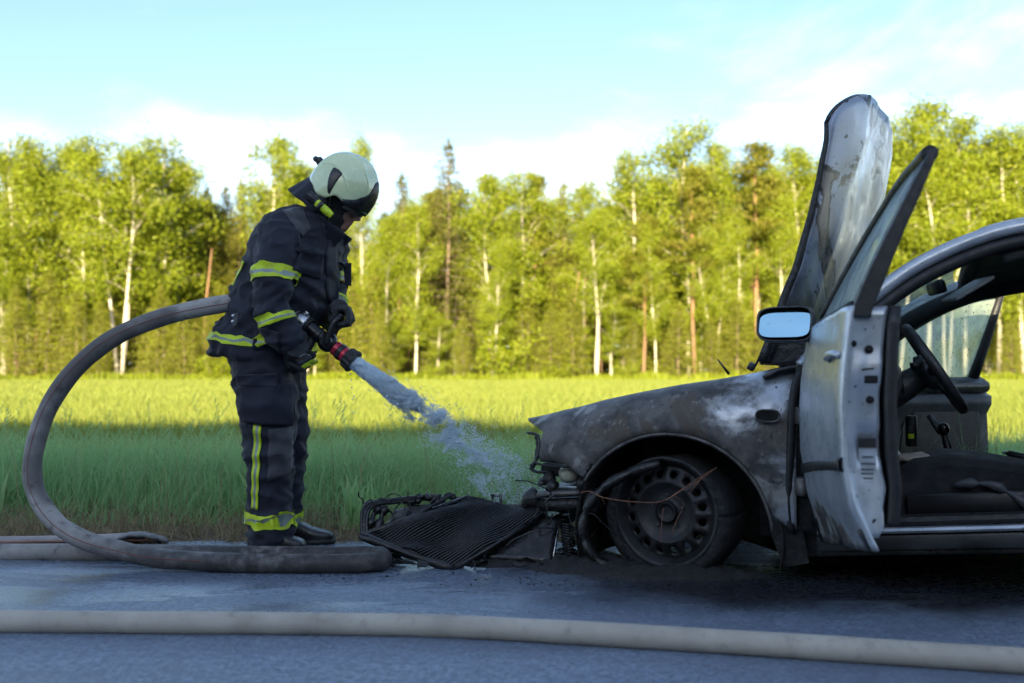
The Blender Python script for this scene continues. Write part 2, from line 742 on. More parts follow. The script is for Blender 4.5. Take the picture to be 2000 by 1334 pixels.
# dry grass on the verge
n = 30000
xy = np.column_stack([rng.uniform(-4.6, 4.8, n), 4.40 + 1.15 * rng.uniform(0, 1, n) ** 1.1])
c = nz(xy, 2.2)
keep = c + rng.uniform(-.5, .5, n) > -.30
xy = xy[keep]
n = len(xy)
h = rng.uniform(.01, .13, n) * np.clip((xy[:, 1] - 4.30) / .4, .15, 1)
d1 = blades(n, xy, h, rng.uniform(.003, .007, n), rng.normal(0, .075, (n, 2)))
tag(np_obj('dry_grass', *d1, 'dry_grass'), 'straw coloured dead grass along the edge of the road', 'grass', kind='stuff')


# ================================================================== TREES
def leaf_quads(C, spread, per, size, flat=1.0, droop=0.0):
    """C (k,3) clump centres -> leaf-sized diamonds scattered round them"""
    k = len(C)
    n = k * per
    P = np.repeat(C, per, 0) + rng.normal(0, 1, (n, 3)) * np.repeat(np.broadcast_to(spread, (k, 3)), per, 0)
    if droop:
        P[:, 2] -= rng.exponential(droop, n)
    a = rng.normal(0, 1, (n, 3))
    a /= np.linalg.norm(a, axis=1)[:, None]
    b = rng.normal(0, 1, (n, 3))
    b -= a * (a * b).sum(1)[:, None]
    b /= np.linalg.norm(b, axis=1)[:, None]
    b[:, 2] *= flat
    s = (size * rng.uniform(.6, 1.3, n))[:, None]
    V = np.stack([P - a * s, P - b * s * .55, P + a * s, P + b * s * .55], 1).reshape(-1, 3)
    return V, [np.arange(4 * n).reshape(n, 4)]


def wander(p0, p1, n, amp, seed):
    p0, p1 = Vector(p0), Vector(p1)
    out = []
    for i in range(n + 1):
        u = i / n
        o = Vector((noise.noise(Vector((u * 2.2, seed, 0))), noise.noise(Vector((u * 2.2, seed, 9))), 0)) * amp * math.sin(math.pi * min(1, u * 1.0) * .5) * 2
        o *= min(1.0, u * 4)
        out.append(p0.lerp(p1, u) + o)
    return out


def make_birch(seed, H=20.0, clear=.33, wide=.15, stems=1, dens=1.0):
    random.seed(seed)
    tr = MB()
    C, S = [], []
    for s in range(stems):
        a = random.uniform(0, 6.28)
        lean = random.uniform(.2, 1.0) + (1.7 if stems > 1 else 0)
        if stems > 1:
            a = s * math.pi * 2 / stems + .5
        hh = H * random.uniform(.9, 1) if s else H
        top = Vector((math.cos(a) * lean, math.sin(a) * lean, hh))
        P = wander((math.cos(a) * .15 * (stems > 1), math.sin(a) * .15 * (stems > 1), -.2), top, 14, .55, seed + s * 3.7)
        r0 = (.17 if stems == 1 else .14) * H / 20
        tr.tube(P, [r0 * (1 - .86 * (i / 14)) + .015 for i in range(15)], 7)
        nb = int((40 if stems == 1 else 25) * dens)
        for b in range(nb):
            u = clear + (1 - clear) * (b + random.random()) / nb
            k = u * 14
            i = min(13, int(k))
            base = P[i].lerp(P[i + 1], k - i)
            prof = math.sin(math.pi * min(1, (u - clear) / (1 - clear) * .86 + .12)) ** .7
            L = H * wide * prof * random.uniform(.55, 1.25) + .4
            az = random.uniform(0, 6.28)
            el = random.uniform(.45, 1.05)
            tip = base + Vector((math.cos(az) * math.cos(el), math.sin(az) * math.cos(el), math.sin(el))) * L
            mid = base.lerp(tip, .5) + Vector((0, 0, .12 * L))
            end = tip + Vector((math.cos(az) * .3 * L * .5, math.sin(az) * .3 * L * .5, -.16 * L))
            rb = .045 * (1 - u * .5) * H / 20
            tr.tube([base, mid, tip, end], [rb, rb * .7, rb * .4, rb * .15], 4)
            for q, w in ((.45, .8), (.75, 1.0), (1.0, 1.0), (1.25, .8)):
                p = base.lerp(tip, q) if q <= 1 else tip.lerp(end, (q - 1) * 4)
                if random.random() < .88:
                    C.append(p + Vector((random.gauss(0, .25), random.gauss(0, .25), random.gauss(0, .2))))
                    S.append((.42 * w + .07 * L * .3, .42 * w + .07 * L * .3, .34 * w))
    C = np.array([tuple(c) for c in C])
    V, F = leaf_quads(C, np.array(S) * 1.25, 92, .125, droop=.28)
    return tr, V, F, 'birch_bark', 'birch_leaf'


def make_pine(seed, H=19.0, clear=.52):
    random.seed(seed)
    tr = MB()
    P = wander((0, 0, -.2), (random.uniform(-.5, .5), random.uniform(-.5, .5), H), 12, .35, seed)
    tr.tube(P, [.19 * (1 - .8 * i / 12) + .02 for i in range(13)], 8)
    C, S = [], []
    for b in range(34):
        u = clear + (1 - clear) * ((b + random.random()) / 34)
        k = u * 12
        i = min(11, int(k))
        base = P[i].lerp(P[i + 1], k - i)
        w = (u - clear) / (1 - clear)
        L = (2.6 * (1 - w) ** .65 + .5) * random.uniform(.6, 1.15)
        az = random.uniform(0, 6.28)
        el = random.uniform(-.1, .35) + .5 * w
        tip = base + Vector((math.cos(az) * math.cos(el), math.sin(az) * math.cos(el), math.sin(el))) * L
        tr.tube([base, base.lerp(tip, .5) + Vector((0, 0, .1)), tip], [.05, .035, .012], 4)
        for q in (.5, .75, 1.0):
            C.append(base.lerp(tip, q) + Vector((random.gauss(0, .12), random.gauss(0, .12), .12)))
            S.append((.38, .38, .17))
    for b in range(9):                                   # dead snags below the crown
        u = random.uniform(.25, clear)
        base = P[int(u * 12)]
        az = random.uniform(0, 6.28)
        tr.tube([base, base + Vector((math.cos(az), math.sin(az), -.1)) * random.uniform(.5, 1.3)], [.03, .008], 4)
    C = np.array([tuple(c) for c in C])
    V, F = leaf_quads(C, np.array(S) * 1.2, 80, .125)
    return tr, V, F, 'pine_bark', 'pine_needle'


def make_spruce(seed, H=17.0, wide=.15, low=.06, leaf='dark_spruce', gap=1.0):
    random.seed(seed)
    tr = MB()
    P = wander((0, 0, -.2), (random.uniform(-.2, .2), random.uniform(-.2, .2), H), 10, .12, seed)
    tr.tube(P, [.011 * H * (1 - .93 * i / 10) + .01 for i in range(11)], 7)
    C, S = [], []
    nl = int(H * 2.1 / gap) + 6
    for w in range(nl):
        u = low + (1 - low) * (w / nl) ** .92
        k = u * 10
        i = min(9, int(k))
        base = P[i].lerp(P[i + 1], k - i)
        L0 = H * wide * (1 - u) ** .82 + .16
        for b in range(6 if u < .8 else 5):
            az = b * 2 * math.pi / 6 + w * 1.1 + random.uniform(-.35, .35)
            L = L0 * random.uniform(.7, 1.2)
            d = Vector((math.cos(az), math.sin(az), 0))
            tip = base + d * L + Vector((0, 0, -.22 * L + .1))
            tr.tube([base, base + d * L * .5 + Vector((0, 0, -.05 * L)), tip], [.03, .02, .006], 3)
            m = max(2, int(L / .42) + 1)
            for q in range(m):
                f = .3 + .7 * (q + .5) / m
                C.append(base.lerp(tip, f) + Vector((random.gauss(0, .06), random.gauss(0, .06), random.gauss(0, .05))))
                s = .09 + .13 * f * min(1, L / 1.4)
                S.append((s * 1.25, s * 1.25, s * .75))
    top = P[-1]
    for q in range(4):
        C.append(top + Vector((0, 0, .1 - q * .16)))
        S.append((.05 + .03 * q, .05 + .03 * q, .12))
    C = np.array([tuple(c) for c in C])
    V, F = leaf_quads(C, np.array(S), max(8, int(15000 / len(C))) if len(C) > 500 else 26, .085 if H > 8 else .06, droop=.08)
    return tr, V, F, 'spruce_bark', leaf


def make_bush(seed, H=2.4):
    random.seed(seed)
    tr = MB()
    C, S = [], []
    for k in range(9):
        az = random.uniform(0, 6.28)
        L = H * random.uniform(.5, 1)
        d = Vector((math.cos(az) * .45, math.sin(az) * .45, 1))
        tip = d * L
        tr.tube([(0, 0, -.1), d * L * .5, tip], [.035, .02, .006], 4)
        for f in (.35, .55, .75, .95):
            C.append(d * L * f + Vector((random.gauss(0, .2), random.gauss(0, .2), random.gauss(0, .1))))
            S.append((.26, .26, .22))
    C = np.array([tuple(c) for c in C])
    V, F = leaf_quads(C, np.array(S), 55, .075)
    return tr, V, F, 'spruce_bark', 'birch_leaf'


PROTO = {}


def proto(key, made):
    tr, V, F, bark, leaf = made
    t = tr.build('trunk', bark)
    c = np_obj('crown', V, F, leaf)
    for o in (t, c):
        COL.objects.unlink(o)
    zmax = float(np.percentile(V[:, 2], 99.7))
    PROTO[key] = (t, c, zmax)


for k, sd in enumerate((11, 23, 37, 41, 59)):
    proto('birch%d' % k, make_birch(sd, 20, (.22, .28, .18, .34, .24)[k], (.15, .135, .17, .14, .18)[k]))
proto('birch_multi', make_birch(77, 20, .36, .15, 3))
proto('birch_fork', make_birch(83, 20, .40, .14, 2))
proto('pine0', make_pine(5))
proto('pine1', make_pine(17, clear=.44))
proto('spruce0', make_spruce(6, 17, .20, .10))
proto('spruce1', make_spruce(16, 17, .18, .14, 'pine_needle'))
proto('spruce2', make_spruce(26, 17, .23, .08, gap=1.3))
proto('young0', make_spruce(36, 7, .22, .02, 'spruce_needle'))
proto('young1', make_spruce(46, 7, .18, .02, 'spruce_needle'))
proto('bush0', make_bush(9))
proto('bush1', make_bush(19))


def plant(key, name, loc, height, rz, label, group=None, fat=1.0, lean=0.0, cat='tree'):
    tp, cp, zm = PROTO[key]
    e = empty(name, loc, rz)
    s = height / zm
    e.scale = (s * fat, s * fat, s)
    e.rotation_euler = (0, lean, 0)
    for src in (tp, cp):
        o = src.copy()
        COL.objects.link(o)
        o.parent = e
        if src is tp or src is cp:
            o.rotation_euler = (0, 0, rz)
    tag(e, label, cat, group)
    return e


def tree_px(key, name, px, top, Y, label, group=None, fat=1.0, lean=0.0, rz=None, cat='tree'):
    b = at(px, 740, Y)
    topz = at(px, top, Y).z
    return plant(key, name, (b.x, Y, 0), topz, random.uniform(0, 6.28) if rz is None else rz, label, group, fat, lean, cat)


random.seed(101)
FRONT = [
    # key, name, x in the photo, top, distance, label, girth, lean
    ('birch2', 'birch_tree', 8, 268, 78, 'leafy birch at the far left edge of the picture', 1.1, 0),
    ('birch0', 'birch_tree', 58, 274, 79, 'thin birch between the left edge and the many stemmed birch', 1.0, 0),
    ('birch4', 'birch_tree', 118, 280, 81, 'broad birch just left of the many stemmed birch', 1.1, 0),
    ('birch1', 'birch_tree', 160, 300, 80, 'birch with a pale bare stem close left of the many stemmed birch', 1.0, 0),
    ('birch_multi', 'birch_tree', 236, 272, 75, 'many stemmed white birch that spreads from one foot at the left', 1.12, 0),
    ('birch2', 'birch_tree', 318, 266, 79, 'tall full birch right of the many stemmed birch', 1.05, 0),
    ('birch3', 'birch_tree', 352, 318, 82, 'small topped birch behind the crest of the hose loop', .9, 0),
    ('spruce1', 'spruce_tree', 402, 372, 84, 'short pointed spruce left of the firefighter\'s back', .9, 0),
    ('spruce0', 'spruce_tree', 442, 368, 86, 'dark spruce close behind the firefighter\'s back', .9, 0),
    ('spruce1', 'spruce_tree', 466, 358, 85, 'pointed spruce at the left of the helmet, taller of its pair', .9, 0),
    ('birch4', 'birch_tree', 548, 264, 80, 'high loose birch rising behind the firefighter\'s shoulders', .95, 0),
    ('birch0', 'birch_tree', 600, 316, 82, 'birch partly hidden by the firefighter\'s helmet', .9, 0),
    ('birch3', 'birch_tree', 708, 268, 80, 'slim tall birch with its tip above the helmet', .62, 0),
    ('spruce0', 'spruce_tree', 786, 345, 81, 'narrow spruce right of the helmet visor', .95, 0),
    ('birch1', 'birch_tree', 748, 420, 77, 'low birch standing behind the nozzle', 1.0, 0),
    ('birch0', 'birch_tree', 812, 398, 76, 'white stemmed birch over the start of the water jet', .9, 0),
    ('spruce2', 'spruce_tree', 874, 283, 80, 'tall dark spruce with open tiers, highest of the middle', 1.05, 0),
    ('pine1', 'pine_tree', 838, 372, 83, 'brown pine close left of the tall open spruce', .9, .03),
    ('birch4', 'birch_tree', 962, 338, 79, 'round topped birch above the middle of the water jet', 1.0, 0),
    ('birch2', 'birch_tree', 1022, 334, 80, 'second round topped birch right of the jet', 1.0, 0),
    ('pine0', 'pine_tree', 1046, 342, 83, 'olive pine between the round birches and the pointed spruce', .95, 0),
    ('birch1', 'birch_tree', 968, 470, 75, 'thin white birch stem standing in front over the jet', .8, 0),
    ('spruce1', 'spruce_tree', 1100, 360, 82, 'reddish pointed spruce in the middle of the gap', .9, 0),
    ('birch3', 'birch_tree', 1142, 352, 80, 'birch between the pointed spruce and the car\'s nose', 1.0, 0),
    ('birch_fork', 'birch_tree', 1165, 400, 75, 'forked white birch leaning above the car\'s front wing', .9, .02),
    ('birch0', 'birch_tree', 1240, 293, 79, 'bushy birch left of the highest crown', 1.05, 0),
    ('pine1', 'pine_tree', 1257, 420, 76, 'thick red brown pine trunk above the front wing', 1.1, 0),
    ('birch1', 'birch_tree', 1282, 440, 75, 'pale birch close right of the thick pine trunk', .8, -.02),
    ('birch2', 'birch_tree', 1345, 238, 79, 'highest birch in the middle of the row', 1.0, 0),
    ('pine0', 'pine_tree', 1357, 330, 76, 'bare trunked pine in front of the highest birch', 1.0, 0),
    ('birch4', 'birch_tree', 1408, 278, 80, 'birch between the highest birch and the red pine', .85, 0),
    ('birch_fork', 'birch_tree', 1396, 430, 75, 'low pale birch with two stems by the red pine', .8, 0),
    ('pine0', 'pine_tree', 1482, 282, 77, 'orange trunked pine left of the raised bonnet', 1.15, 0),
    ('birch0', 'birch_tree', 1440, 420, 75, 'small birch left of the orange pine', .8, 0),
    ('birch3', 'birch_tree', 1525, 380, 75, 'white birch touching the left edge of the bonnet', .8, .03),
    ('birch1', 'birch_tree', 1572, 280, 79, 'birch whose crown meets the raised bonnet', 1.0, 0),
    ('birch2', 'birch_tree', 1640, 300, 80, 'birch hidden behind the raised bonnet', 1.0, 0),
    ('birch_fork', 'birch_tree', 1752, 240, 74, 'birch between the bonnet and the open door\'s tip', 1.0, 0),
    ('birch4', 'birch_tree', 1815, 194, 74, 'biggest birch, rising highest at the right', 1.15, 0),
    ('birch2', 'birch_tree', 1886, 228, 75, 'wide birch right of the biggest one', 1.1, 0),
    ('birch_fork', 'birch_tree', 1850, 300, 72, 'crooked birch with bare pale limbs over the car roof', 1.1, 0),
    ('birch0', 'birch_tree', 1950, 246, 74, 'birch above the car roof near the right edge', 1.05, 0),
    ('birch3', 'birch_tree', 2000, 250, 75, 'birch cut by the right edge of the picture', 1.1, 0),
    ('young0', 'young_spruce', 30, 560, 73, 'young light spruce at the left edge', 1.2, 0),
    ('young1', 'young_spruce', 90, 530, 73.5, 'second young spruce from the left edge', 1.2, 0),
    ('young0', 'young_spruce', 150, 570, 73, 'third young spruce from the left edge', 1.2, 0),
    ('young1', 'young_spruce', 190, 590, 73, 'young spruce left of the many stemmed birch foot', 1.1, 0),
    ('young0', 'young_spruce', 305, 560, 73, 'young spruce behind the upper hose loop', 1.2, 0),
    ('young1', 'young_spruce', 360, 590, 73, 'young spruce left of the firefighter\'s jacket', 1.2, 0),
    ('young0', 'young_spruce', 745, 600, 73, 'young spruce behind the nozzle tip', 1.1, 0),
    ('young1', 'young_spruce', 905, 620, 73, 'young spruce over the upper water jet', 1.2, 0),
    ('young0', 'young_spruce', 1075, 600, 73, 'young spruce above the car\'s nose', 1.3, 0),
    ('young1', 'young_spruce', 1120, 560, 74, 'taller young spruce above the car\'s nose', 1.2, 0),
    ('young0', 'young_spruce', 1325, 590, 73, 'young spruce above the middle of the front wing', 1.3, 0),
    ('young1', 'young_spruce', 1390, 620, 73, 'low young spruce above the front wing', 1.3, 0),
    ('young0', 'young_spruce', 1440, 580, 73, 'young spruce left of the door mirror', 1.3, 0),
    ('young1', 'young_spruce', 1500, 600, 73, 'young spruce behind the door mirror', 1.3, 0),
    ('young0', 'young_spruce', 1975, 600, 73, 'young spruce right of the far car door', 1.2, 0),
    ('bush0', 'bush', 985, 640, 72.5, 'deep green bush at the foot of the wood over the jet', 1.2, 0),
    ('bush1', 'bush', 700, 690, 72, 'low bush at the wood\'s edge right of the nozzle', 1.3, 0),
    ('bush0', 'bush', 1220, 700, 72, 'low bush at the wood\'s edge above the front wing', 1.4, 0),
    ('bush1', 'bush', 420, 690, 72, 'low bush at the wood\'s edge by the jacket hem', 1.4, 0),
    ('bush0', 'bush', 850, 705, 72, 'flat bush at the wood\'s edge above the jet', 1.6, 0),
    ('bush1', 'bush', 1090, 705, 72, 'flat bush at the wood\'s edge left of the wing', 1.6, 0),
]
for key, nm, px, top, Y, lab, fat, lean in FRONT:
    tree_px(key, nm, px, top, Y, lab, {'birch_tree': 'birches along the edge of the wood', 'pine_tree': 'pines along the edge of the wood',
            'spruce_tree': 'spruces along the edge of the wood', 'young_spruce': 'young spruces at the edge of the wood',
            'bush': 'bushes at the edge of the wood'}[nm], fat, lean, cat='bush' if nm == 'bush' else 'tree')

# rows behind, closing the wood, and saplings between the trunks
def zone(px):
    for lim, z in ((150, 'at the left edge'), (400, 'behind the hose loop'), (700, 'behind the firefighter'), (1000, 'above the water jet'),
                   (1250, 'above the car\'s nose'), (1500, 'above the front wing'), (1750, 'behind the raised bonnet'), (9999, 'above the car roof')):
        if px < lim:
            return z


NTH = ('first', 'second', 'third', 'fourth', 'fifth', 'sixth', 'seventh', 'eighth', 'ninth', 'tenth', 'eleventh', 'twelfth')
more = []
for i in range(74):
    px = -120 + i * 31 + random.uniform(-12, 12)
    Y = random.choice((87, 92, 98))
    base_top = np.interp(px, [-100, 330, 400, 480, 560, 760, 870, 1000, 1120, 1240, 1350, 1500, 1800, 2100],
                         [330, 330, 400, 395, 340, 390, 350, 370, 385, 350, 320, 340, 280, 290])
    key, nm = random.choice([('birch0', 'birch_tree'), ('birch3', 'birch_tree'), ('birch4', 'birch_tree'), ('spruce0', 'spruce_tree'),
                             ('spruce1', 'spruce_tree'), ('pine1', 'pine_tree'), ('spruce1', 'spruce_tree')])
    more.append((px, key, nm, base_top - 14 + random.uniform(0, 60), Y, 1.25, 'back row'))
for i in range(52):
    px = 10 + i * 39 + random.uniform(-22, 22)
    key, nm = random.choice([('young0', 'young_spruce'), ('young1', 'young_spruce'), ('birch2', 'young_birch'), ('birch4', 'young_birch')])
    more.append((px, key, nm, random.uniform(520, 640), random.uniform(75, 83), 1.5 if nm == 'young_birch' else 1.3, 'sapling'))
count = {}
for px, key, nm, top, Y, fat, row in sorted(more):
    kind_ = nm.replace('_tree', '').replace('young_', '')
    k = (kind_, row, zone(px))
    count[k] = count.get(k, 0) + 1
    lab = '%s %s %s from the left %s' % (NTH[count[k] - 1], 'back row' if row == 'back row' else 'half hidden young', kind_, zone(px))
    grp = ('%s trees in the back rows of the wood' if row == 'back row' else 'young %s trees among the trunks') % kind_
    tree_px(key, nm, px, top, Y, lab, grp, fat)

# bare trunks and brush in the depth of the wood: one dim mass
mb = MB()
for i in range(150):
    px, Y = random.uniform(-150, 2150), random.uniform(78, 100)
    b = at(px, 740, Y)
    hgt = random.uniform(6, 12)
    mb.tube([(b.x, Y, -.1), (b.x + random.gauss(0, .2), Y, hgt * .5), (b.x + random.gauss(0, .5), Y, hgt)], [.11, .09, .05], 5)
tag(mb.build('distant_trunks', 'pine_bark'), 'crowded bare trunks in the dim depth of the wood', 'trunks', kind='stuff')
C = np.column_stack([rng.uniform(-70, 70, 3000), rng.uniform(90, 116, 3000), rng.uniform(.1, 12.5, 3000)])
V, F = leaf_quads(C, np.array([1.1, 1.0, .8]), 26, .42)
tag(np_obj('distant_foliage', V, F, 'pine_needle'), 'closed dark foliage deep inside the wood', 'foliage', kind='stuff')
xy = np.column_stack([rng.uniform(-48, 48, 26000), 70.6 + rng.exponential(1.6, 26000)])
h = rng.uniform(.15, .75, 26000) * (.6 + .6 * (nz(xy, .35) + .4))
tag(np_obj('undergrowth', *blades(26000, xy, np.clip(h, .08, None), rng.uniform(.05, .12, 26000), rng.normal(0, .12, (26000, 2))), 'birch_leaf'),
    'low green undergrowth along the foot of the wood', 'undergrowth', kind='stuff')


# ------------------------------------------------------------------ the wood on the camera's side of the road, whose shade lies over the road
def belt_top(x):
    # heights of that wood, tree by tree, where the sun's rays to the road pass over it
    X = x + 28.2 * math.tan(SUN_AZ - math.pi)
    return float(np.interp(X, [-20, -6, -3, -2, -.55, -.2, .1, .8, 1.05, 1.85, 2.2, 2.9, 4, 20],
                           [10.45, 10.45, 10.45, 10.4, 10.42, 9.8, 9.4, 9.4, 10.3, 10.3, 9.7, 9.05, 8.95, 9.1]))


def belt_edge(x):
    # single crowns stand up from the line of the wood
    return belt_top(x) + .10 + .2 * fbm(x * 1.3, 2) + .14 * fbm(x * 5.1, 7) + .75 * max(0, fbm(x * .95, 12)) + .4 * max(0, fbm(x * 2.7, 21))


mb = MB()
for i in range(481):
    x = -60 + i * .25
    hgt = belt_edge(x)
    mb.v += [Vector((x, -24.6, -.1)), Vector((x, -24.4 + .5 * fbm(x * .5, 4), hgt * .55)), Vector((x, -24, hgt - .25)),
             Vector((x, -25.2, hgt - .4)), Vector((x, -27, hgt * .5)), Vector((x, -27, -.1))]
for i in range(480):
    for j in range(5):
        mb.f.append((i * 6 + j, i * 6 + j + 1, i * 6 + 7 + j, i * 6 + 6 + j))
o = mb.build('roadside_wood', 'dark_spruce')
tag(o, 'dense wood across the road that shades the foreground', 'wood', kind='stuff')
xs = rng.uniform(-45, 45, 1300)
hh = np.array([belt_edge(x) for x in xs])
C = np.column_stack([xs, rng.uniform(-25, -23.6, 1300), hh * rng.uniform(.3, 1, 1300) ** .4 - .12])
V, F = leaf_quads(C, np.array([.3, .25, .16]), 26, .13)
tag(np_obj('roadside_leaves', V, F, 'birch_leaf'), 'leafy outer twigs of the wood across the road', 'foliage', kind='stuff')

# ================================================================== HOSES
def hose_mat(name, ca, cb, dirt, amount, soil=False):
    t = NT(name)
    n1 = t.noise(3.5, 6, .65, dist=.4)
    n2 = t.noise(22, 5, .7)
    weave = t.noise(160, 2, .5, t.coord(scale=(.35, 1, 1)))
    c = t.mix(t.ramp(n1, .35, .68), ca, cb)
    c = t.mix(t.math('MULTIPLY', t.ramp(n2, .52, .72), amount), c, dirt)
    n3 = t.noise(1.6, 4, .6, t.coord(loc=(4, 2, 7)))
    c = t.mix(t.math('MULTIPLY', t.ramp(n3, .48, .62), amount), c, dirt)
    if soil:                                             # the part that lay in the wet soot
        q = t.sep(t.coord())
        k = t.math('MULTIPLY', t.ramp(q[0], -2.3, -1.0), t.ramp(q[2], .30, .06))
        c = t.mix(t.math('MULTIPLY', k, t.ramp(n2, .25, .6, .35, .95)), c, (.028, .026, .026))
    t.set(color=c, rough=t.ramp(n1, .3, .7, .5, .75), spec=.35)
    t.bump(t.math('ADD', weave, t.math('MULTIPLY', n2, 1.5)), .25, .003)


hose_mat('hose_grey', (.24, .225, .215), (.34, .32, .30), (.05, .045, .042), .75, True)
hose_mat('hose_beige', (.36, .32, .27), (.43, .39, .33), (.12, .10, .08), .35)
hose_mat('hose_flat', (.30, .25, .23), (.42, .37, .35), (.10, .06, .05), .5)
plain('hose_red', (.20, .04, .04), .7)
plain('hose_brown', (.22, .10, .06), .7)


def gp(px, Y, z):
    """a point over the ground in the direction of px, at distance Y and height z"""
    return Vector(((px - 1000) / FPX * Y, Y, z))


HR = .0385
pts = [gp(-2600, 4.45, .032), gp(-1200, 4.25, .032), gp(-260, 4.10, .032), gp(-60, 4.075, .032), gp(120, 4.06, .034), gp(300, 4.03, .036), gp(480, 3.99, .038), gp(640, 3.95, .042), gp(710, 3.93, .046),
       gp(738, 3.895, .05), gp(747, 3.845, .05), gp(735, 3.80, .047),
       gp(690, 3.785, .043), gp(600, 3.785, .042), gp(500, 3.79, .043), gp(390, 3.81, .047), gp(300, 3.84, .056)]
pts += [at(230, 1074, 3.88), at(165, 1055, 3.92), at(112, 1023, 3.96), at(76, 975, 3.99), at(63, 925, 4.02), at(70, 865, 4.05), at(98, 790, 4.08),
        at(150, 718, 4.11), at(222, 660, 4.14), at(310, 622, 4.17), at(400, 600, 4.19), at(470, 590, 4.2), at(520, 592, 4.2), at(556, 606, 4.19), at(586, 627, 4.17)]
path = smooth_path(pts, 7)
hr = []
for i, p in enumerate(path):
    k = i / len(path)
    hr.append(HR * (1.0 + .02 * math.sin(i * .7)) * (1.1 if 62 < i < 76 else 1.0) * (1.0 if k > .1 else .86))
hose = MB().tube(path, hr, 16, flat=.97).build('fire_hose', 'hose_grey')
tag(hose, 'grey fire hose curving up from the road to under the firefighter\'s arm', 'fire hose')
# the thin red line woven into it, on the side that faces the road
fine = [Vector(p) for p in path]
line = []
for i in range(104, len(fine) - 12):
    tdir = (fine[i + 1] - fine[i - 1]).normalized()
    side = Vector((0, -1, 0))
    side = (side - tdir * side.dot(tdir)).normalized()
    oth = tdir.cross(side).normalized()
    k = .25 + .25 * math.sin(i * .03)
    line.append(fine[i] + (side * math.cos(k) + oth * math.sin(k)) * (hr[i] - .0005))
MB().tube(line, .0015, 5).build('stripe', 'hose_red', hose)

pts = [gp(-3600, 3.25, .036), gp(-1600, 3.06, .036), gp(-420, 2.98, .036), gp(-100, 2.95, .036), gp(250, 2.93, .036), gp(600, 2.915, .036), gp(850, 2.89, .036), gp(1100, 2.815, .038), gp(1400, 2.72, .038),
       gp(1700, 2.625, .038), gp(2000, 2.535, .038), gp(2300, 2.45, .038), gp(2700, 2.36, .038), gp(4200, 2.2, .038)]
path2 = smooth_path(pts, 10)
h2 = MB().tube(path2, [.0345 * (1 + .015 * math.sin(i * .45)) for i in range(len(path2))], 18, flat=.98).build('fire_hose', 'hose_beige')
tag(h2, 'beige fire hose lying across the whole road in the foreground', 'fire hose')

# flat empty hose with a folded end
pts = [gp(-2600, 4.62, .022), gp(-1200, 4.46, .022), gp(-260, 4.40, .022), gp(-60, 4.415, .022), gp(80, 4.43, .022), gp(170, 4.45, .024), gp(240, 4.47, .028), gp(285, 4.48, .034)]
fl = MB()
fl.tube(smooth_path(pts, 6), .062, 14, flat=.26, up=(0, 0, 1))
fo = tag(fl.build('flat_hose', 'hose_flat'), 'flat empty hose with its end folded over at the edge of the grass', 'fire hose')
MB().tube(smooth_path([gp(238, 4.43, .03), gp(262, 4.42, .048), gp(285, 4.43, .045), gp(308, 4.45, .03), gp(325, 4.47, .016)], 5), [.05, .056, .062, .068, .070] * 4 + [.07], 14,
          flat=.2, up=(0, 0, 1)).build('folded_end', 'hose_grey', fo)
MB().tube(smooth_path([gp(-2600, 4.555, .022), gp(-1200, 4.395, .022), gp(-260, 4.335, .022), gp(-60, 4.35, .022), gp(170, 4.385, .024), gp(300, 4.41, .026)], 5), .006, 6).build('edge', 'hose_brown', fo)


# ================================================================== FIREFIGHTER
t = NT('turnout')
n1 = t.noise(5, 6, .6)
n2 = t.noise(300, 2, .5)
n3 = t.noise(16, 5, .65, t.coord(loc=(3, 1, 5)))
c = t.mix(t.ramp(n1, .3, .72), (.009, .0105, .019), (.019, .022, .035))
c = t.mix(t.ramp(n3, .58, .80, 0, .4), c, (.045, .043, .042))
t.set(color=c, rough=.75, spec=.3, sheen=.06)
t.bump(t.math('ADD', t.math('MULTIPLY', n3, 2.2), n2), .28, .004)
t = NT('turnout_patch')
n1 = t.noise(9, 5, .6)
n2 = t.noise(260, 2, .5)
t.set(color=t.mix(t.ramp(n1, .3, .7), (.032, .034, .04), (.062, .064, .07)), rough=.75, spec=.3, sheen=.2)
t.bump(t.math('ADD', n1, n2), .3, .003)
t = NT('tape_yellow')
n1 = t.noise(14, 5, .6)
t.set(color=t.mix(t.ramp(n1, .4, .75), (.52, .66, .015), (.36, .42, .02)), rough=.5, spec=.4)
t.bump(n1, .3, .004)
t = NT('tape_silver')
n1 = t.noise(18, 6, .65)
t.set(color=t.mix(t.ramp(n1, .35, .7), (.26, .31, .27), (.13, .16, .14)), rough=.42, spec=.5)
plain('glove', (.016, .017, .021), .7, var=.45, vs=20, bump=.4, bs=90, bd=.003)
plain('glove_grey', (.16, .17, .18), .55, var=.3, vs=30)
plain('boot', (.012, .012, .013), .38, var=.4, vs=25, bump=.2)
t = NT('helmet_shell')
n1 = t.noise(7, 5, .6)
n2 = t.noise(60, 3, .6)
t.set(color=t.mix(t.ramp(n1, .35, .75), (.62, .70, .42), (.54, .62, .37)), rough=t.ramp(n2, .3, .7, .16, .30), coat=.7, coat_rough=.08)
plain('helmet_black', (.014, .014, .016), .34, var=.4, vs=30)
plain('torch_yellow', (.50, .66, .02), .3, var=.2, vs=30)
plain('hood_cloth', (.010, .011, .013), .92, var=.4, vs=25, bump=.4, bs=120)
plain('skin', (.24, .125, .085), .55, var=.25, vs=30, bump=.1, bs=200)
plain('eye_dark', (.02, .015, .012), .2)
plain('steel', (.55, .56, .58), .28, 1.0, var=.3, vs=30, bump=.08)
plain('black_metal', (.018, .018, .021), .33, .4, var=.4, vs=25, bump=.1)
plain('anodised_red', (.42, .02, .045), .28, .35, var=.3, vs=30)
plain('rubber', (.012, .012, .013), .6, var=.4, vs=25)
plain('visor_plastic', (.10, .09, .08), .12, var=.2)

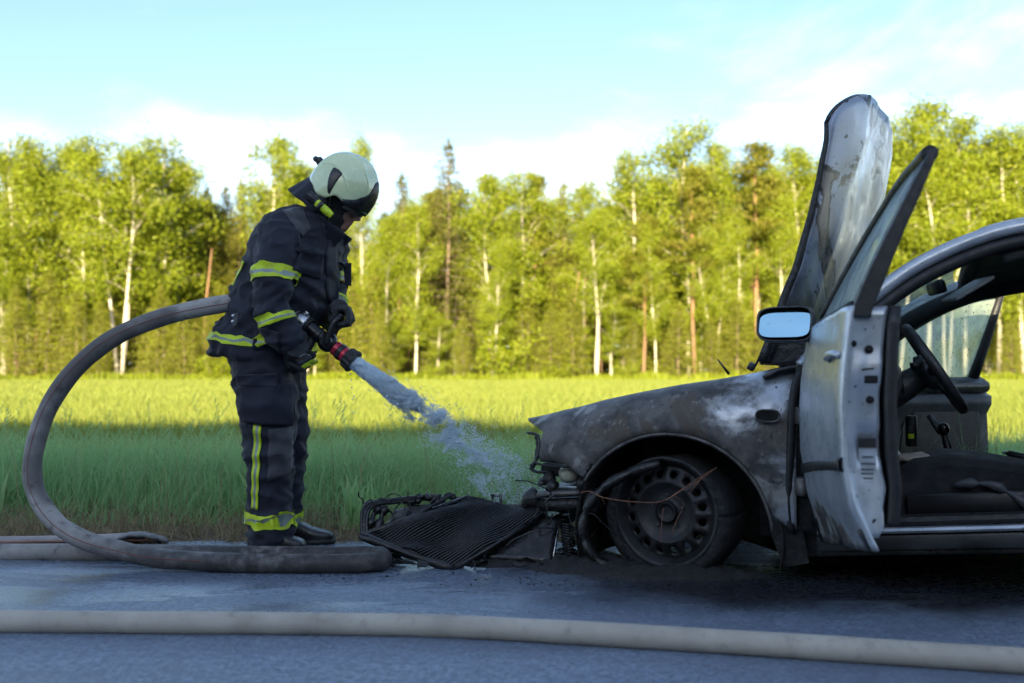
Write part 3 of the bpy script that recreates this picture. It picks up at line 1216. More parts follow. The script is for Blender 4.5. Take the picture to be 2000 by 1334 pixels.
PO = gp(545, 4.31, 0.0)
man = empty('person', PO)
tag(man, 'firefighter in dark turnout gear with a pale helmet aiming a hose nozzle', 'person')


def pp(px, py, dy=0.0):
    """body point: where it shows in the photo, dy metres behind (+) or in front (-) of the man's middle"""
    return at(px, py, 4.31 + dy) - PO


def ring(c, rx, ry, yaw=0.0, n=20, tilt=0.0, sq=1.0):
    out = []
    for j in range(n):
        a = 2 * math.pi * j / n
        ca, sa = math.cos(a), math.sin(a)
        x = rx * math.copysign(abs(ca) ** sq, ca)
        y = ry * math.copysign(abs(sa) ** sq, sa)
        X = x * math.cos(yaw) - y * math.sin(yaw)
        Yy = x * math.sin(yaw) + y * math.cos(yaw)
        out.append(Vector(c) + Vector((X, Yy, X * tilt)))
    return out


def hrings(rows, dy, yaw=0.0, sq=.9, n=20):
    """rows: (py, left, right, ry) -> rings"""
    out = []
    for r in rows:
        py, l, rr, ry = r[:4]
        tl = r[4] if len(r) > 4 else 0.0
        c = pp((l + rr) / 2, py, dy)
        out.append(ring(c, (rr - l) / 2 / 441, ry, yaw, n, tl, sq))
    return out


# ---- body (one continuous surface; mostly under the clothes)
b = MB()
b.loft(hrings([(690, 470, 580, .15), (640, 475, 590, .15), (580, 490, 610, .16), (520, 505, 630, .16), (470, 520, 635, .17), (440, 545, 632, .14)], 0))
b.tube([pp(600, 445, 0), pp(622, 425, 0), pp(640, 410, 0)], [.075, .062, .06], 14)
HC = pp(664, 391, 0)                                   # middle of the skull
Fh = Vector((math.cos(R(32)), -.10, -math.sin(R(32)))).normalized()   # where the face looks
Uh = (Vector((0, 0, 1)) - Fh * Fh.z).normalized()
Sh = Uh.cross(Fh).normalized()                         # his left
HM = Matrix((Fh, Sh, Uh)).transposed()
b.sphere(HC + Fh * -.01 + Uh * .03, (.098, .078, .095), 16, 12, HM)
b.sphere(HC + Fh * .035 + Uh * -.035, (.062, .058, .085), 14, 10, HM)
b.sphere(HC + Fh * .075 + Uh * -.095, (.026, .03, .024), 10, 8, HM)          # chin
b.tube([HC + Fh * .085 + Uh * .015, HC + Fh * .118 + Uh * -.032, HC + Fh * .088 + Uh * -.044], [.011, .017, .012], 8)   # nose
b.tube([HC + Fh * .088 + Uh * -.062 + Sh * -.022, HC + Fh * .1 + Uh * -.062, HC + Fh * .088 + Uh * -.062 + Sh * .022], [.006, .009, .006], 6)  # upper lip
b.tube([HC + Fh * .086 + Uh * -.075 + Sh * -.02, HC + Fh * .097 + Uh * -.075, HC + Fh * .086 + Uh * -.075 + Sh * .02], [.006, .009, .006], 6)
for s in (-1, 1):
    b.sphere(HC + Fh * .082 + Uh * .024 + Sh * s * .032, (.012, .03, .009), 8, 6, HM)    # brow
    b.sphere(HC + Sh * s * .078 + Uh * -.012, (.022, .01, .034), 8, 6, HM)               # ear
for rows, dy in (([(700, 470, 570, .09), (830, 492, 560, .085), (950, 500, 555, .06), (1060, 500, 550, .05)], -.10),
                 ([(700, 500, 590, .09), (830, 520, 590, .085), (950, 525, 580, .06), (1060, 525, 575, .05)], .12)):
    b.loft(hrings(rows, dy))
b.tube([pp(570, 455, -.15), pp(540, 530, -.24), pp(541, 622, -.26), pp(575, 682, -.24), pp(590, 698, -.22)], [.07, .05, .045, .035, .03], 12)
b.tube([pp(632, 465, .12), pp(645, 540, .19), pp(648, 600, .13), pp(652, 632, .06)], [.06, .05, .04, .032], 12)
body = remesh(b.build('body', 'skin', man), .0065, 3)
for s in (-1, 1):
    MB().sphere(HC + Fh * .083 + Uh * .008 + Sh * s * .032, .0125, 10, 8).build('eye', 'eye_dark', man)

# ---- trousers
tr = MB()
near_rows = [(690, 456, 576, .125), (740, 460, 573, .125), (790, 466, 576, .12), (832, 473, 576, .115), (872, 479, 574, .11), (920, 485, 570, .105),
             (960, 488, 566, .10), (1000, 488, 567, .10), (1030, 489, 570, .10), (1052, 493, 566, .098), (1066, 495, 555, .092)]
tr.loft(hrings(near_rows, -.10))
far_rows = [(690, 475, 594, .12), (760, 484, 596, .115), (850, 500, 600, .11), (900, 504, 598, .105), (970, 502, 589, .10), (1022, 504, 586, .097), (1062, 507, 584, .092)]
tr.loft(hrings(far_rows, .12))
tr.loft(hrings([(640, 454, 594, .20), (690, 453, 592, .215), (730, 457, 591, .205), (755, 464, 586, .175)], 0.0))
trousers = remesh(tr.build('trousers', 'turnout', man), .011, 5)


def fold(c, k=1.0):
    q = Vector((c.x * 5.2, c.y * 5.2, c.z * 11.5))
    r1 = 1 - abs(noise.noise(q + Vector((7, 3, 1))))
    q2 = Vector((c.x * 9 + c.z * 7, c.y * 9, c.z * 15 - c.x * 8))
    r2 = 1 - abs(noise.noise(q2 + Vector((1, 9, 4))))
    return k * (.014 * (r1 ** 4 - .35) + .009 * (r2 ** 5 - .25) + .003 * noise.noise(c * 30))


def trouser_fold(c):
    z = c.z
    low = max(0, 1 - abs(z - .09) / .14)
    knee = max(0, 1 - abs(z - .47) / .16)
    hip = max(0, 1 - abs(z - .80) / .12)
    stack = .008 * low * (math.sin(z * 95 + 6 * noise.noise(Vector((c.x * 6, c.y * 6, z * 3)))) * .7)
    kn = .006 * knee * math.sin(z * 62 + c.x * 22 + 5 * noise.noise(Vector((c.x * 5, c.y * 5, 2))))
    return fold(c, 1.25) + stack + kn


displace(trousers, trouser_fold)

# ---- jacket
jk = MB()
jk.loft(hrings([(700, 413, 602, .225, -.09), (672, 419, 606, .225, -.08), (640, 433, 615, .225, -.04), (600, 448, 634, .222), (560, 465, 648, .225), (520, 482, 657, .228),
                (485, 497, 661, .226), (455, 510, 661, .215), (432, 526, 655, .18), (414, 545, 647, .14)], 0.0, R(-12)))
near_arm = [pp(560, 446, -.13), pp(545, 474, -.20), pp(537, 515, -.245), pp(535, 560, -.262), pp(537, 600, -.265), pp(545, 632, -.262), pp(557, 656, -.255), pp(573, 677, -.245)]
near_r = [.092, .092, .082, .077, .074, .072, .068, .061]
far_arm = [pp(628, 458, .10), pp(637, 490, .16), pp(640, 530, .19), pp(643, 570, .18), pp(642, 602, .13), pp(648, 628, .07)]
far_r = [.095, .093, .082, .076, .07, .062]
na, nr = smooth_path(near_arm, 4), smooth_path([(r,) for r in near_r], 4)
fa, fr = smooth_path(far_arm, 4), smooth_path([(r,) for r in far_r], 4)
nr, fr = [float(r[0]) for r in nr], [float(r[0]) for r in fr]
jk.tube(na, nr, 18)
jk.tube(fa, fr, 16)
jacket = remesh(jk.build('jacket', 'turnout', man), .0095, 5)
elbow = pp(538, 605, -.265)


def jacket_fold(c):
    d = (c - elbow)
    w = max(0, 1 - d.length / .17)
    cr = .013 * w * math.sin(d.z * 85 - d.x * 60 + 4 * noise.noise(c * 9))
    hem = max(0, 1 - (c.z - .83) / .10) if c.z < .93 else 0
    hemw = .010 * hem * math.sin(c.x * 34 + c.y * 30 + 3 * noise.noise(c * 5))
    drag = .008 * math.sin((c.z * .8 + c.x * .6) * 42 + 5 * noise.noise(c * 4)) * max(0, 1 - abs(c.z - 1.08) / .2)
    return fold(c, 1.25) + cr + hemw + drag


displace(jacket, jacket_fold)


def wrap(o, target, off=.004, project=False):
    m = o.modifiers.new('wrap', 'SHRINKWRAP')
    m.target = target
    m.offset = off
    if project:
        m.wrap_method = 'PROJECT'
        m.use_project_y = True
        m.use_positive_direction = True
        m.use_negative_direction = True
    else:
        m.wrap_method = 'NEAREST_SURFACEPOINT'
        m.wrap_mode = 'ABOVE_SURFACE'
    return o


def band(name, rings_, target, parent, off=.006):
    """tape sewn round a limb: yellow, silver, yellow"""
    nrow = len(rings_) - 1
    mb = MB()
    mb.loft(rings_, cap=False)
    o = mesh_obj(name, mb.v, mb.f, 'tape_yellow', parent)
    o.data.materials.append(MATS['tape_silver'])
    n = len(rings_[0])
    for i, p in enumerate(o.data.polygons):
        row = i // n
        p.material_index = 1 if nrow * .34 <= row < nrow * .66 else 0
    return wrap(o, target, off)


def limb_band(path, rad, u0, u1, target, parent, grow=.02, seg=48, slant=0.0):
    """rings round a limb between two places of its path"""
    n = len(path)
    rr = tube_rings(path, [r + grow for r in rad], seg)
    P = np.array([[tuple(q) for q in r] for r in rr])
    rows = []
    for k in range(13):
        u = (u0 + (u1 - u0) * k / 12) * (n - 1)
        row = []
        for j in range(seg):
            uu = min(max(u + slant * math.cos(2 * math.pi * j / seg), 0), n - 1.001)
            i = int(uu)
            row.append(Vector(P[i, j] * (1 - (uu - i)) + P[i + 1, j] * (uu - i)))
        rows.append(row)
    return band('reflective_band', rows, target, parent)


limb_band(na, nr, .318, .392, jacket, jacket)
limb_band(na, nr, .625, .70, jacket, jacket)
limb_band(fa, fr, .42, .55, jacket, jacket)
limb_band(fa, fr, .72, .86, jacket, jacket)


def hoop(rows, dy, yaw, target, parent, n=72):
    R0 = hrings(rows, dy, yaw, .9, n)
    P = np.array([[tuple(q) for q in r] for r in R0])
    out = []
    for k in range(13):
        u = k / 12 * (len(rows) - 1)
        i = min(int(u), len(rows) - 2)
        out.append([Vector(p) for p in P[i] * (1 - (u - i)) + P[i + 1] * (u - i)])
    return band('reflective_band', out, target, parent)


hoop([(659, 400, 640, .27, -.12), (679, 397, 632, .27, -.14)], 0.0, R(-12), jacket, jacket)
hoop([(996, 470, 586, .125), (1026, 470, 590, .125)], -.105, 0, trousers, trousers)
hoop([(1000, 490, 600, .115), (1028, 492, 598, .115)], .125, 0, trousers, trousers)


def patch(name, corners, mat, target, parent, off=.004, thick=.003, nu=14, nv=14, y0=-.8, cols=None):
    """cloth piece sewn on: four corners as seen in the photo (tl, tr, br, bl) laid onto the garment from the road side"""
    tl, tr_, br, bl = [Vector((p[0], p[1], 0)) for p in corners]
    P = []
    for i in range(nv + 1):
        a, b_ = tl.lerp(bl, i / nv), tr_.lerp(br, i / nv)
        row = []
        for j in range(nu + 1):
            q = a.lerp(b_, j / nu)
            w = pp(q.x, q.y, -.2)
            row.append((w.x, y0, w.z))
        P.append(row)
    ys = []
    hits = []
    for row in P:
        for q in row:
            h = target.ray_cast(Vector(q), Vector((0, 1, 0)))
            hits.append(h[1].y if h[0] else None)
    good = sorted(y for y in hits if y is not None)
    lim = good[len(good) // 2] + .07 if good else 0
    k = 0
    for row in P:
        for j, q in enumerate(row):
            y = hits[k]
            k += 1
            if y is None or y > lim:
                y = min(lim, y if y is not None else lim)
            row[j] = (q[0], y - off, q[2])
    # pull loose points in line with their neighbours
    for _ in range(2):
        for i in range(1, nv):
            for j in range(1, nu):
                avg = (P[i - 1][j][1] + P[i + 1][j][1] + P[i][j - 1][1] + P[i][j + 1][1]) / 4
                P[i][j] = (P[i][j][0], min(P[i][j][1], .5 * P[i][j][1] + .5 * avg), P[i][j][2])
    mb = MB().grid(P)
    o = mesh_obj(name, mb.v, mb.f, mat, parent)
    if cols:
        o.data.materials.append(MATS[cols])
        for i, p in enumerate(o.data.polygons):
            p.material_index = 1 if nu * .33 <= i % nu < nu * .66 else 0
    m = o.modifiers.new('solid', 'SOLIDIFY')
    m.thickness = thick
    m.offset = 0
    return o


# trouser details
patch('reflective_stripe', [(498, 826), (513, 830), (503, 996), (488, 994)], 'tape_yellow', trousers, trousers, cols='tape_silver', nv=26, nu=9)
patch('cargo_pocket', [(472, 752), (566, 748), (568, 832), (478, 824)], 'turnout', trousers, trousers, off=.012, thick=.022)
patch('pocket_flap', [(464, 733), (545, 730), (545, 756), (466, 752)], 'turnout', trousers, trousers, off=.022, thick=.010)
patch('knee_patch', [(527, 838), (568, 835), (562, 926), (524, 940)], 'turnout_patch', trousers, trousers, off=.003)
# jacket details
patch('chest_pocket', [(588, 492), (626, 500), (620, 542), (578, 530)], 'turnout', jacket, jacket, off=.009, thick=.016)
patch('pocket_flap', [(588, 478), (630, 488), (627, 505), (584, 493)], 'turnout', jacket, jacket, off=.016, thick=.008)
patch('chest_pocket', [(647, 500), (663, 498), (663, 546), (650, 546)], 'turnout', jacket, jacket, off=.008, thick=.012, nu=6)
patch('front_flap', [(632, 462), (645, 460), (641, 612), (622, 612)], 'turnout', jacket, jacket, off=.006, thick=.008, nu=5, nv=26)
patch('side_pocket', [(505, 640), (560, 652), (556, 690), (498, 680)], 'turnout', jacket, jacket, off=.007, thick=.01)
patch('shoulder_patch', [(549, 406), (585, 400), (606, 446), (592, 462)], 'turnout_patch', jacket, jacket, off=.003)
patch('back_stripe', [(466, 506), (474, 510), (448, 556), (441, 552)], 'tape_yellow', jacket, jacket, nu=6, nv=10)
patch('zip_pull', [(642, 522), (645, 522), (645.5, 536), (642.5, 536)], 'anodised_red', jacket, jacket, off=.016, thick=.004, nu=2, nv=4)
patch('snap_tab', [(457, 612), (468, 612), (467, 637), (457, 636)], 'turnout_patch', jacket, jacket, off=.004, thick=.006, nu=3, nv=5)
for py in (618, 629):
    mb = MB()
    mb.lathe([(.0005, .006), (.006, .005), (.008, 0), (.008, -.02)], (0, 0, 0), (0, -1, 0), 12)
    o = mb.build('snap_button', 'steel', jacket)
    q = pp(462, py, -.15)
    hit = jacket.ray_cast(Vector((q.x, -1, q.z)), Vector((0, 1, 0)))
    o.location = (q.x, (hit[1].y if hit[0] else -.15) - .012, q.z)

# collar standing up round the neck, its points forward under the chin
cl = MB()
rows = []
for k in range(6):
    u = k / 5
    row = []
    for j in range(28):
        a = -2.62 + 5.24 * j / 27                       # open in front
        back = -math.cos(a)                             # +1 at the front points
        c0, c1 = pp(604, 436, 0), pp(608, 412, 0)
        c = c0.lerp(c1, u)
        rad = .118 + .012 * u
        x = -math.cos(a) * (rad + .02 * u)
        y = math.sin(a) * (rad + .012 * u)
        front = max(0, -math.cos(a))
        zz = -.15 * front * (1 - .25 * u) - .02 * u * front
        row.append(c + Vector((x + .045 * front * u, y, zz)))
    rows.append(row)
cl.grid(rows)
collar = cl.build('collar', 'turnout', man, solid=.012, off=0)

# boots
for dy, h0, toe in ((-.105, 500, 610), (.125, 520, 644)):
    mb = MB()
    rows = []
    for px_, w, hgt in ((h0, .030, .09), (h0 + 6, .046, .12), (h0 + 30, .05, .125), (h0 + 58, .05, .095), (h0 + 80, .052, .066), (h0 + 100, .05, .056), (toe - 4, .038, .046), (toe, .02, .03)):
        x = (px_ - 545) / 441
        rows.append([Vector((x, dy + w * math.copysign(abs(math.cos(a)) ** .6, math.cos(a)), .012 + hgt * .5 + (hgt * .5) * math.copysign(abs(math.sin(a)) ** .6, math.sin(a))))
                     for a in (2 * math.pi * j / 14 for j in range(14))])
    mb.loft(rows)
    bt = mb.build('boot', 'boot', man, sub=1)
    so = MB()
    out = []
    for px_, w in ((h0 - 2, .03), (h0 + 8, .05), (h0 + 40, .05), (h0 + 75, .054), (h0 + 98, .054), (toe - 2, .042), (toe + 3, .02)):
        out.append(((px_ - 545) / 441, w))
    lo = [(x, dy - w, .0085) for x, w in out] + [(x, dy + w, .0085) for x, w in reversed(out)]
    so.prism(lo, (0, 0, .02))
    so.build('sole', 'rubber', bt)

# ---- hood, helmet
hd = MB()
hd.sphere(HC + Fh * -.014 + Uh * .02, (.112, .098, .115), 18, 12, HM)
hd.sphere(HC + Fh * .006 + Uh * -.07, (.080, .082, .075), 16, 10, HM)
hd.sphere(HC + Fh * .05 + Uh * -.125, (.045, .06, .035), 12, 8, HM)
hd.tube([HC + Fh * -.02 + Uh * -.08, pp(630, 440, 0), pp(612, 455, 0)], [.082, .088, .1], 16)
remesh(hd.build('hood', 'hood_cloth', man), .008, 3)

F2 = Vector((math.cos(R(31)), -.06, -math.sin(R(31)))).normalized()
U2 = (Vector((0, 0, 1)) - F2 * F2.z).normalized()
S2 = U2.cross(F2).normalized()
C2 = pp(665, 371, 0)


def dome(phi, th, grow=0.0):
    """helmet surface: phi 0 = front, +-180 = back; th from the crown down"""
    ct, st = math.cos(th), math.sin(th)
    e = .92
    st_, ct_ = math.copysign(abs(st) ** e, st), math.copysign(abs(ct) ** e, ct)
    fwd = .150 if math.cos(phi) > 0 else .138
    side = .131
    up = .165
    ridge = .007 * math.exp(-(math.sin(phi) * st / .16) ** 2) * (1 if math.cos(phi) > -.5 else .4)
    # two pressed ribs either side
    rib = .009 * math.exp(-((abs(math.sin(phi)) * st - .58) / .07) ** 2) * max(0, ct) ** .5
    g = 1 + (grow + ridge + rib) / .14
    low = .06 * max(0, st - .0) * 0
    return C2 + (F2 * (fwd * st_ * math.cos(phi)) + S2 * (side * st_ * math.sin(phi)) + U2 * (up * ct_ - low)) * g


def rim(phi):
    a = abs(math.degrees(phi))
    return R(float(np.interp(a, [0, 40, 62, 78, 90, 112, 128, 180], [101, 101, 103, 100, 112, 114, 104, 92])))


hm = MB()
rows = []
NS = 72
for i in range(26):
    row = []
    for j in range(NS):
        phi = -math.pi + 2 * math.pi * j / NS
        row.append(dome(phi, .02 + (rim(phi) - .02) * i / 25))
    rows.append(row)
hm.loft(rows, cap=False)
hm.f.append(tuple(range(NS)))
helmet = hm.build('helmet', 'helmet_shell', man, solid=.006, off=-1)
# black front trim that runs along the lower edge and up the brow
tm = MB()
rows = []
for i in range(7):
    row = []
    for j in range(41):
        phi = R(-64 + 128 * j / 40)
        e = rim(phi)
        w = R(float(np.interp(abs(math.degrees(phi)), [0, 14, 26, 45, 64], [56, 50, 26, 11, 4])))
        row.append(dome(phi, e - w + (w + R(3)) * i / 6, .008 * math.sin(math.pi * (i + .6) / 7.2)))
    rows.append(row)
tm.grid(rows)
tm.build('brow_trim', 'helmet_black', helmet, solid=.005, off=0)
# edge of the retracted face shield
vs = MB()
rows = []
for i in range(4):
    rows.append([dome(R(-55 + 110 * j / 30), rim(R(-55 + 110 * j / 30)) + R(2 + 9 * i / 3), -.006) for j in range(31)])
vs.grid(rows)
vs.build('face_shield', 'visor_plastic', helmet, solid=.003, off=0)
for s in (-1, 1):
    sp = MB()
    rows = []
    for i in range(9):
        u = i / 8
        lo_, hi_ = 82 + 10 * u - 6 * u * u, 108 + 4 * u - 26 * u * u      # slanted plate, narrower below
        rows.append([dome(R(s * (lo_ + (hi_ - lo_) * j / 8)), R(66 + 40 * u), .008 if 0 < i < 8 and 0 < j < 8 else .001) for j in range(9)])
    sp.grid(rows)
    sp.build('side_plate', 'helmet_black', helmet, solid=.003, off=0)
kn = MB()
kn.tube([dome(R(180), R(72), .0), dome(R(180), R(72), .028)], [.02, .017], 10)
kn.tube([dome(R(178), R(74), .03) + S2 * -.022, dome(R(178), R(74), .03) + S2 * .022], [.013, .013], 10)
kn.build('ratchet_knob', 'helmet_black', helmet)
# pressed ribs that run back over the shell
for s in (-1, 1):
    for ph0, ph1, t0, t1 in ((24, 150, 84, 62), (58, 140, 96, 78)):
        rp = []
        for k in range(19):
            u = k / 18
            th_ = (t0 + (t1 - t0) * u) - (46 if ph0 == 24 else 22) * math.sin(math.pi * u) ** .8
            rp.append(dome(R(s * (ph0 + (ph1 - ph0) * u)), R(th_), .0005))
        MB().tube(rp, [.002, .006] + [.009] * 15 + [.006, .002], 8).build('shell_rib', 'helmet_shell', helmet)
# neck flap
nf = MB()
rows = []
for i in range(9):
    u = i / 8
    row = []
    for j in range(41):
        phi = R(92 + 176 * j / 40)
        ph = phi if phi <= math.pi else phi - 2 * math.pi
        p0 = dome(ph, rim(ph) - R(5), -.008)
        bk = max(0, -math.cos(ph))
        out_ = (F2 * math.cos(ph) + S2 * math.sin(ph))
        drop = .085 + .055 * bk
        p1 = p0 + out_ * (.012 + .075 * bk) * u + Vector((0, 0, -drop * u)) + F2 * (-.045 * u * bk)
        p1 += out_ * .008 * math.sin(j * .9) * u
        row.append(p1)
    rows.append(row)
nf.grid(rows)
nf.build('neck_flap', 'turnout', helmet, solid=.005, off=0)
# torch clipped to the near side
ta, tb = pp(601, 380, -.175), pp(648, 421, -.17)
dv = (tb - ta).normalized()
tl_ = (tb - ta).length
tch = MB()
tch.lathe([(.002, 0), (.021, 0), (.022, .03), (.017, .042), (.017, .05)], ta, dv, 18)
tc_o = tch.build('torch', 'helmet_black', helmet, auto=40)
MB().lathe([(.0165, .05), (.0175, .055), (.0175, tl_ - .02), (.015, tl_ - .012), (.014, tl_), (.002, tl_)], ta, dv, 12).build('torch_body', 'torch_yellow', helmet, auto=40)
MB().lathe([(.0215, .064), (.0215, .082)], ta, dv, 16).build('torch_clip', 'helmet_black', helmet, solid=.004)
MB().tube([pp(626, 402, -.165), pp(634, 394, -.11)], .012, 8).build('torch_bracket', 'helmet_black', helmet)
# strap under the chin
MB().tube(smooth_path([dome(R(-84), R(108), -.012), HC + Fh * .03 + Uh * -.10 + Sh * -.085, HC + Fh * .06 + Uh * -.14 + Sh * -.02, HC + Fh * .03 + Uh * -.10 + Sh * .085, dome(R(84), R(108), -.012)], 6),
          .009, 8, flat=.35).build('chin_strap', 'rubber', helmet)

# ================================================================== NOZZLE
NA, NB = at(583, 624, 4.17) - PO, at(692, 708, 4.12) - PO
nd = (NB - NA).normalized()
NL = (NB - NA).length
nz_o = empty('hose_nozzle', PO)
tag(nz_o, 'black fire nozzle with red rings and a silver coupling in the firefighter\'s hands', 'nozzle')


def nl(prof, name, mat, seg=28, parent=None):
    return MB().lathe(prof, NA, nd, seg).build(name, mat, parent or nz_o, auto=35)


cp = nl([(.002, -.012), (.036, -.012), (.040, -.006), (.040, .012), (.036, .016), (.043, .02), (.043, .042), (.038, .047), (.034, .047)], 'coupling', 'steel', 32)
for k in range(3):
    a = k * 2.094 + .6
    sd = nd.orthogonal().normalized()
    rad = (Matrix.Rotation(a, 3, nd) @ sd)
    lg = MB()
    m3 = Matrix((nd, rad, nd.cross(rad))).transposed()
    lg.box(NA + nd * .012 + rad * .043, (.022, .014, .024), m3, .004)
    lg.build('lug', 'steel', cp)
nl([(.039, .047), (.041, .05), (.041, .06), (.037, .063)], 'collar_ring', 'rubber')
nl([(.031, .06), (.031, .105), (.034, .108), (.034, .125), (.030, .128), (.030, .15)], 'barrel', 'black_metal')
vb = MB()
vb.sphere(NA + nd * .165, (.046, .042, .044), 18, 12, Matrix((nd, Vector((0, 1, 0)), nd.cross(Vector((0, 1, 0))))).transposed())
vb.lathe([(.002, -.052), (.024, -.052), (.026, -.048), (.026, .048), (.024, .052), (.002, .052)], NA + nd * .165, (0, 1, 0), 20)
vbo = vb.build('valve_body', 'black_metal', nz_o, auto=40)
for dx_, dz_ in ((.006, .010), (-.006, -.012)):
    MB().lathe([(.001, .057), (.005, .056), (.006, .05)], NA + nd * (.165 + dx_) + Vector((0, 0, dz_)), (0, -1, 0), 10).build('screw', 'steel', vbo)
nl([(.028, .205), (.032, .207), (.032, .226), (.028, .228)], 'flow_ring', 'anodised_red')
nl([(.026, .195), (.026, .206)], 'neck', 'black_metal')
nl([(.030, .228), (.036, .231), (.036, .248), (.031, .25)], 'index_ring', 'black_metal')
nl([(.031, .249), (.034, .251), (.034, .268), (.030, .27)], 'pattern_ring', 'anodised_red')
# ridged rubber bumper
bp = MB()
rows = []
for r0, h0 in ((.034, .266), (.041, .272), (.044, .30), (.047, NL - .012), (.046, NL), (.036, NL), (.034, NL - .03)):
    q = nd.to_track_quat('Z', 'Y').to_matrix()
    rows.append([NA + q @ Vector(((r0 + (.0045 if (j // 2) % 2 and h0 > .27 and r0 > .04 else 0)) * math.cos(2 * math.pi * j / 48),
                                  (r0 + (.0045 if (j // 2) % 2 and h0 > .27 and r0 > .04 else 0)) * math.sin(2 * math.pi * j / 48), h0)) for j in range(48)])
bp.loft(rows, cap=False)
bp.build('bumper', 'rubber', nz_o, auto=30)
# bail handle: two arms and a crossbar
bh = MB()
up_n = Vector((.42, 0, .90)).normalized()
pv = NA + nd * .165
for s in (-1, 1):
    bh.tube(smooth_path([pv + Vector((0, s * .056, -.012)), pv + Vector((0, s * .058, 0)) + up_n * .05, pv + Vector((0, s * .056, 0)) + up_n * .095, pv + Vector((.01, s * .045, 0)) + up_n * .118], 4), .0125, 8, flat=.5, up=(0, 1, 0))
bh.tube([pv + Vector((.01, -.05, 0)) + up_n * .118, pv + Vector((.01, .05, 0)) + up_n * .118], .013, 10)
bh.build('bail_handle', 'black_metal', nz_o)
# pistol grip below
gd = Vector((-.50, 0, -.86)).normalized()
gr = MB()
gr.tube([NA + nd * .10 + gd * .02, NA + nd * .10 + gd * .08, NA + nd * .095 + gd * .20], [.02, .021, .02], 12)
gr.build('pistol_grip', 'rubber', nz_o)


# ---- gloved hands
def fist(name, ctr, axis, knuckle, wrist, thumb_side, rad=.022):
    """a hand closed round a bar: axis = the bar, knuckle = direction from the bar to the back of the fingers"""
    ax = Vector(axis).normalized()
    kd = (Vector(knuckle) - ax * ax.dot(Vector(knuckle))).normalized()
    pd = ax.cross(kd)                       # turns from the knuckles towards the palm
    if pd.dot(Vector(wrist) - Vector(ctr)) > 0:
        pd = -pd
    ctr = Vector(ctr)
    h = MB()
    lens = (1.0, 1.08, 1.02, .82)
    for i in range(4):
        o = ctr + ax * (-.037 + .0245 * i)
        path_ = []
        for q in range(9):
            a = R(-95 + 245 * lens[i] * q / 8)
            path_.append(o + (kd * math.cos(a) + pd * math.sin(a)) * (rad + .013 + (.006 if q in (2, 5) else 0)))
        h.tube(path_, [.0155, .0155, .0165, .0145, .014, .0148, .013, .012, .009], 10)
    back = ctr - pd * (rad + .018)
    w = Vector(wrist)
    h.sphere(back.lerp(w, .22) + kd * .012, (.052, .052, .03), 14, 10, Matrix((ax, (w - back).normalized(), ax.cross((w - back).normalized()))).transposed())
    h.tube([back, back.lerp(w, .5), w, w + (w - back).normalized() * .04], [.04, .045, .047, .052], 14)
    # thumb leaves the side of the palm and closes against the fingers
    tb_ = back.lerp(w, .35) + ax * thumb_side * .045
    h.tube([tb_, tb_ + ax * thumb_side * .012 - kd * .018 + pd * .025, ctr + ax * thumb_side * .045 - kd * (rad + .014) + pd * .012, ctr + ax * thumb_side * .03 - kd * (rad + .006) + pd * .032],
           [.019, .018, .016, .012], 10)
    o = h.build(name, 'glove', man)
    remesh(o, .0042, 2)
    return o


g1 = fist('glove', NA + nd * .095 + gd * .125, gd, (.30, -.92, -.2), pp(576, 680, -.24), -1, .026)
gt = fist('glove', pv + Vector((.01, .0, 0)) + up_n * .118, (0, 1, 0), (.9, 0, .25), pp(647, 622, .07), -1)
patch('glove_band', [(580, 706), (604, 691), (608, 697), (585, 712)], 'glove_grey', g1, g1, off=.003, nu=10, nv=4)
patch('glove_stripe', [(587, 715), (610, 700), (614, 706), (593, 720)], 'tape_yellow', g1, g1, off=.003, nu=10, nv=4)

# ================================================================== WATER
def soft(t, col, k):
    # aerated water passes light on in all directions
    tr = t.new('ShaderNodeBsdfTranslucent')
    tr.inputs[0].default_value = (*col, 1)
    ms = t.new('ShaderNodeMixShader')
    ms.inputs[0].default_value = k
    t.l.new(t.bsdf.outputs[0], ms.inputs[1])
    t.l.new(tr.outputs[0], ms.inputs[2])
    t.l.new(ms.outputs[0], t.out.inputs['Surface'])


t = NT('water')
t.set(color=(.72, .88, 1.0), rough=.2, ior=1.33, spec=.8)
soft(t, (.80, .92, 1.0), .12)
t.bump(t.noise(60, 5, .7, t.coord(scale=(.22, 1, 1), rot=(0, R(38), 0))), .9, .01)
t = NT('spray')
t.set(color=(.80, .92, 1.0), rough=.15, spec=.8)
soft(t, (.90, .96, 1.0), .12)
W0 = PO + NB - nd * .01
W1 = at(1062, 1000, 4.52)
JL = (W1 - W0)


def jet_axis(u):
    """the jet keeps the nozzle's line at first and sags a little"""
    p = W0 + JL * u
    p.z += .055 * u * (1 - u) * 1.2
    return p


jd = JL.normalized()
ju = jd.orthogonal().normalized()
jv = jd.cross(ju)
core = MB()
rows = []
for i in range(46):
    u = .27 * i / 45
    row = []
    rr = (.029 + .05 * u)
    for j in range(30):
        a = 2 * math.pi * j / 30
        k = 1 + .05 * noise.noise(Vector((u * 14, math.cos(a) * 2.2, math.sin(a) * 2.2))) + (.16 * min(1, u / .3)) * noise.noise(Vector((u * 30, math.cos(a) * 3, math.sin(a) * 3)))
        k *= 1 - max(0, (u - .08) / .19) ** 1.3 * .9
        row.append(jet_axis(u) + (ju * math.cos(a) + jv * math.sin(a)) * rr * k)
    rows.append(row)
core.loft(rows)
water = core.build('water_jet', 'water', None)
tag(water, 'blue white jet of water breaking into spray between nozzle and wreck', 'water jet', kind='stuff')


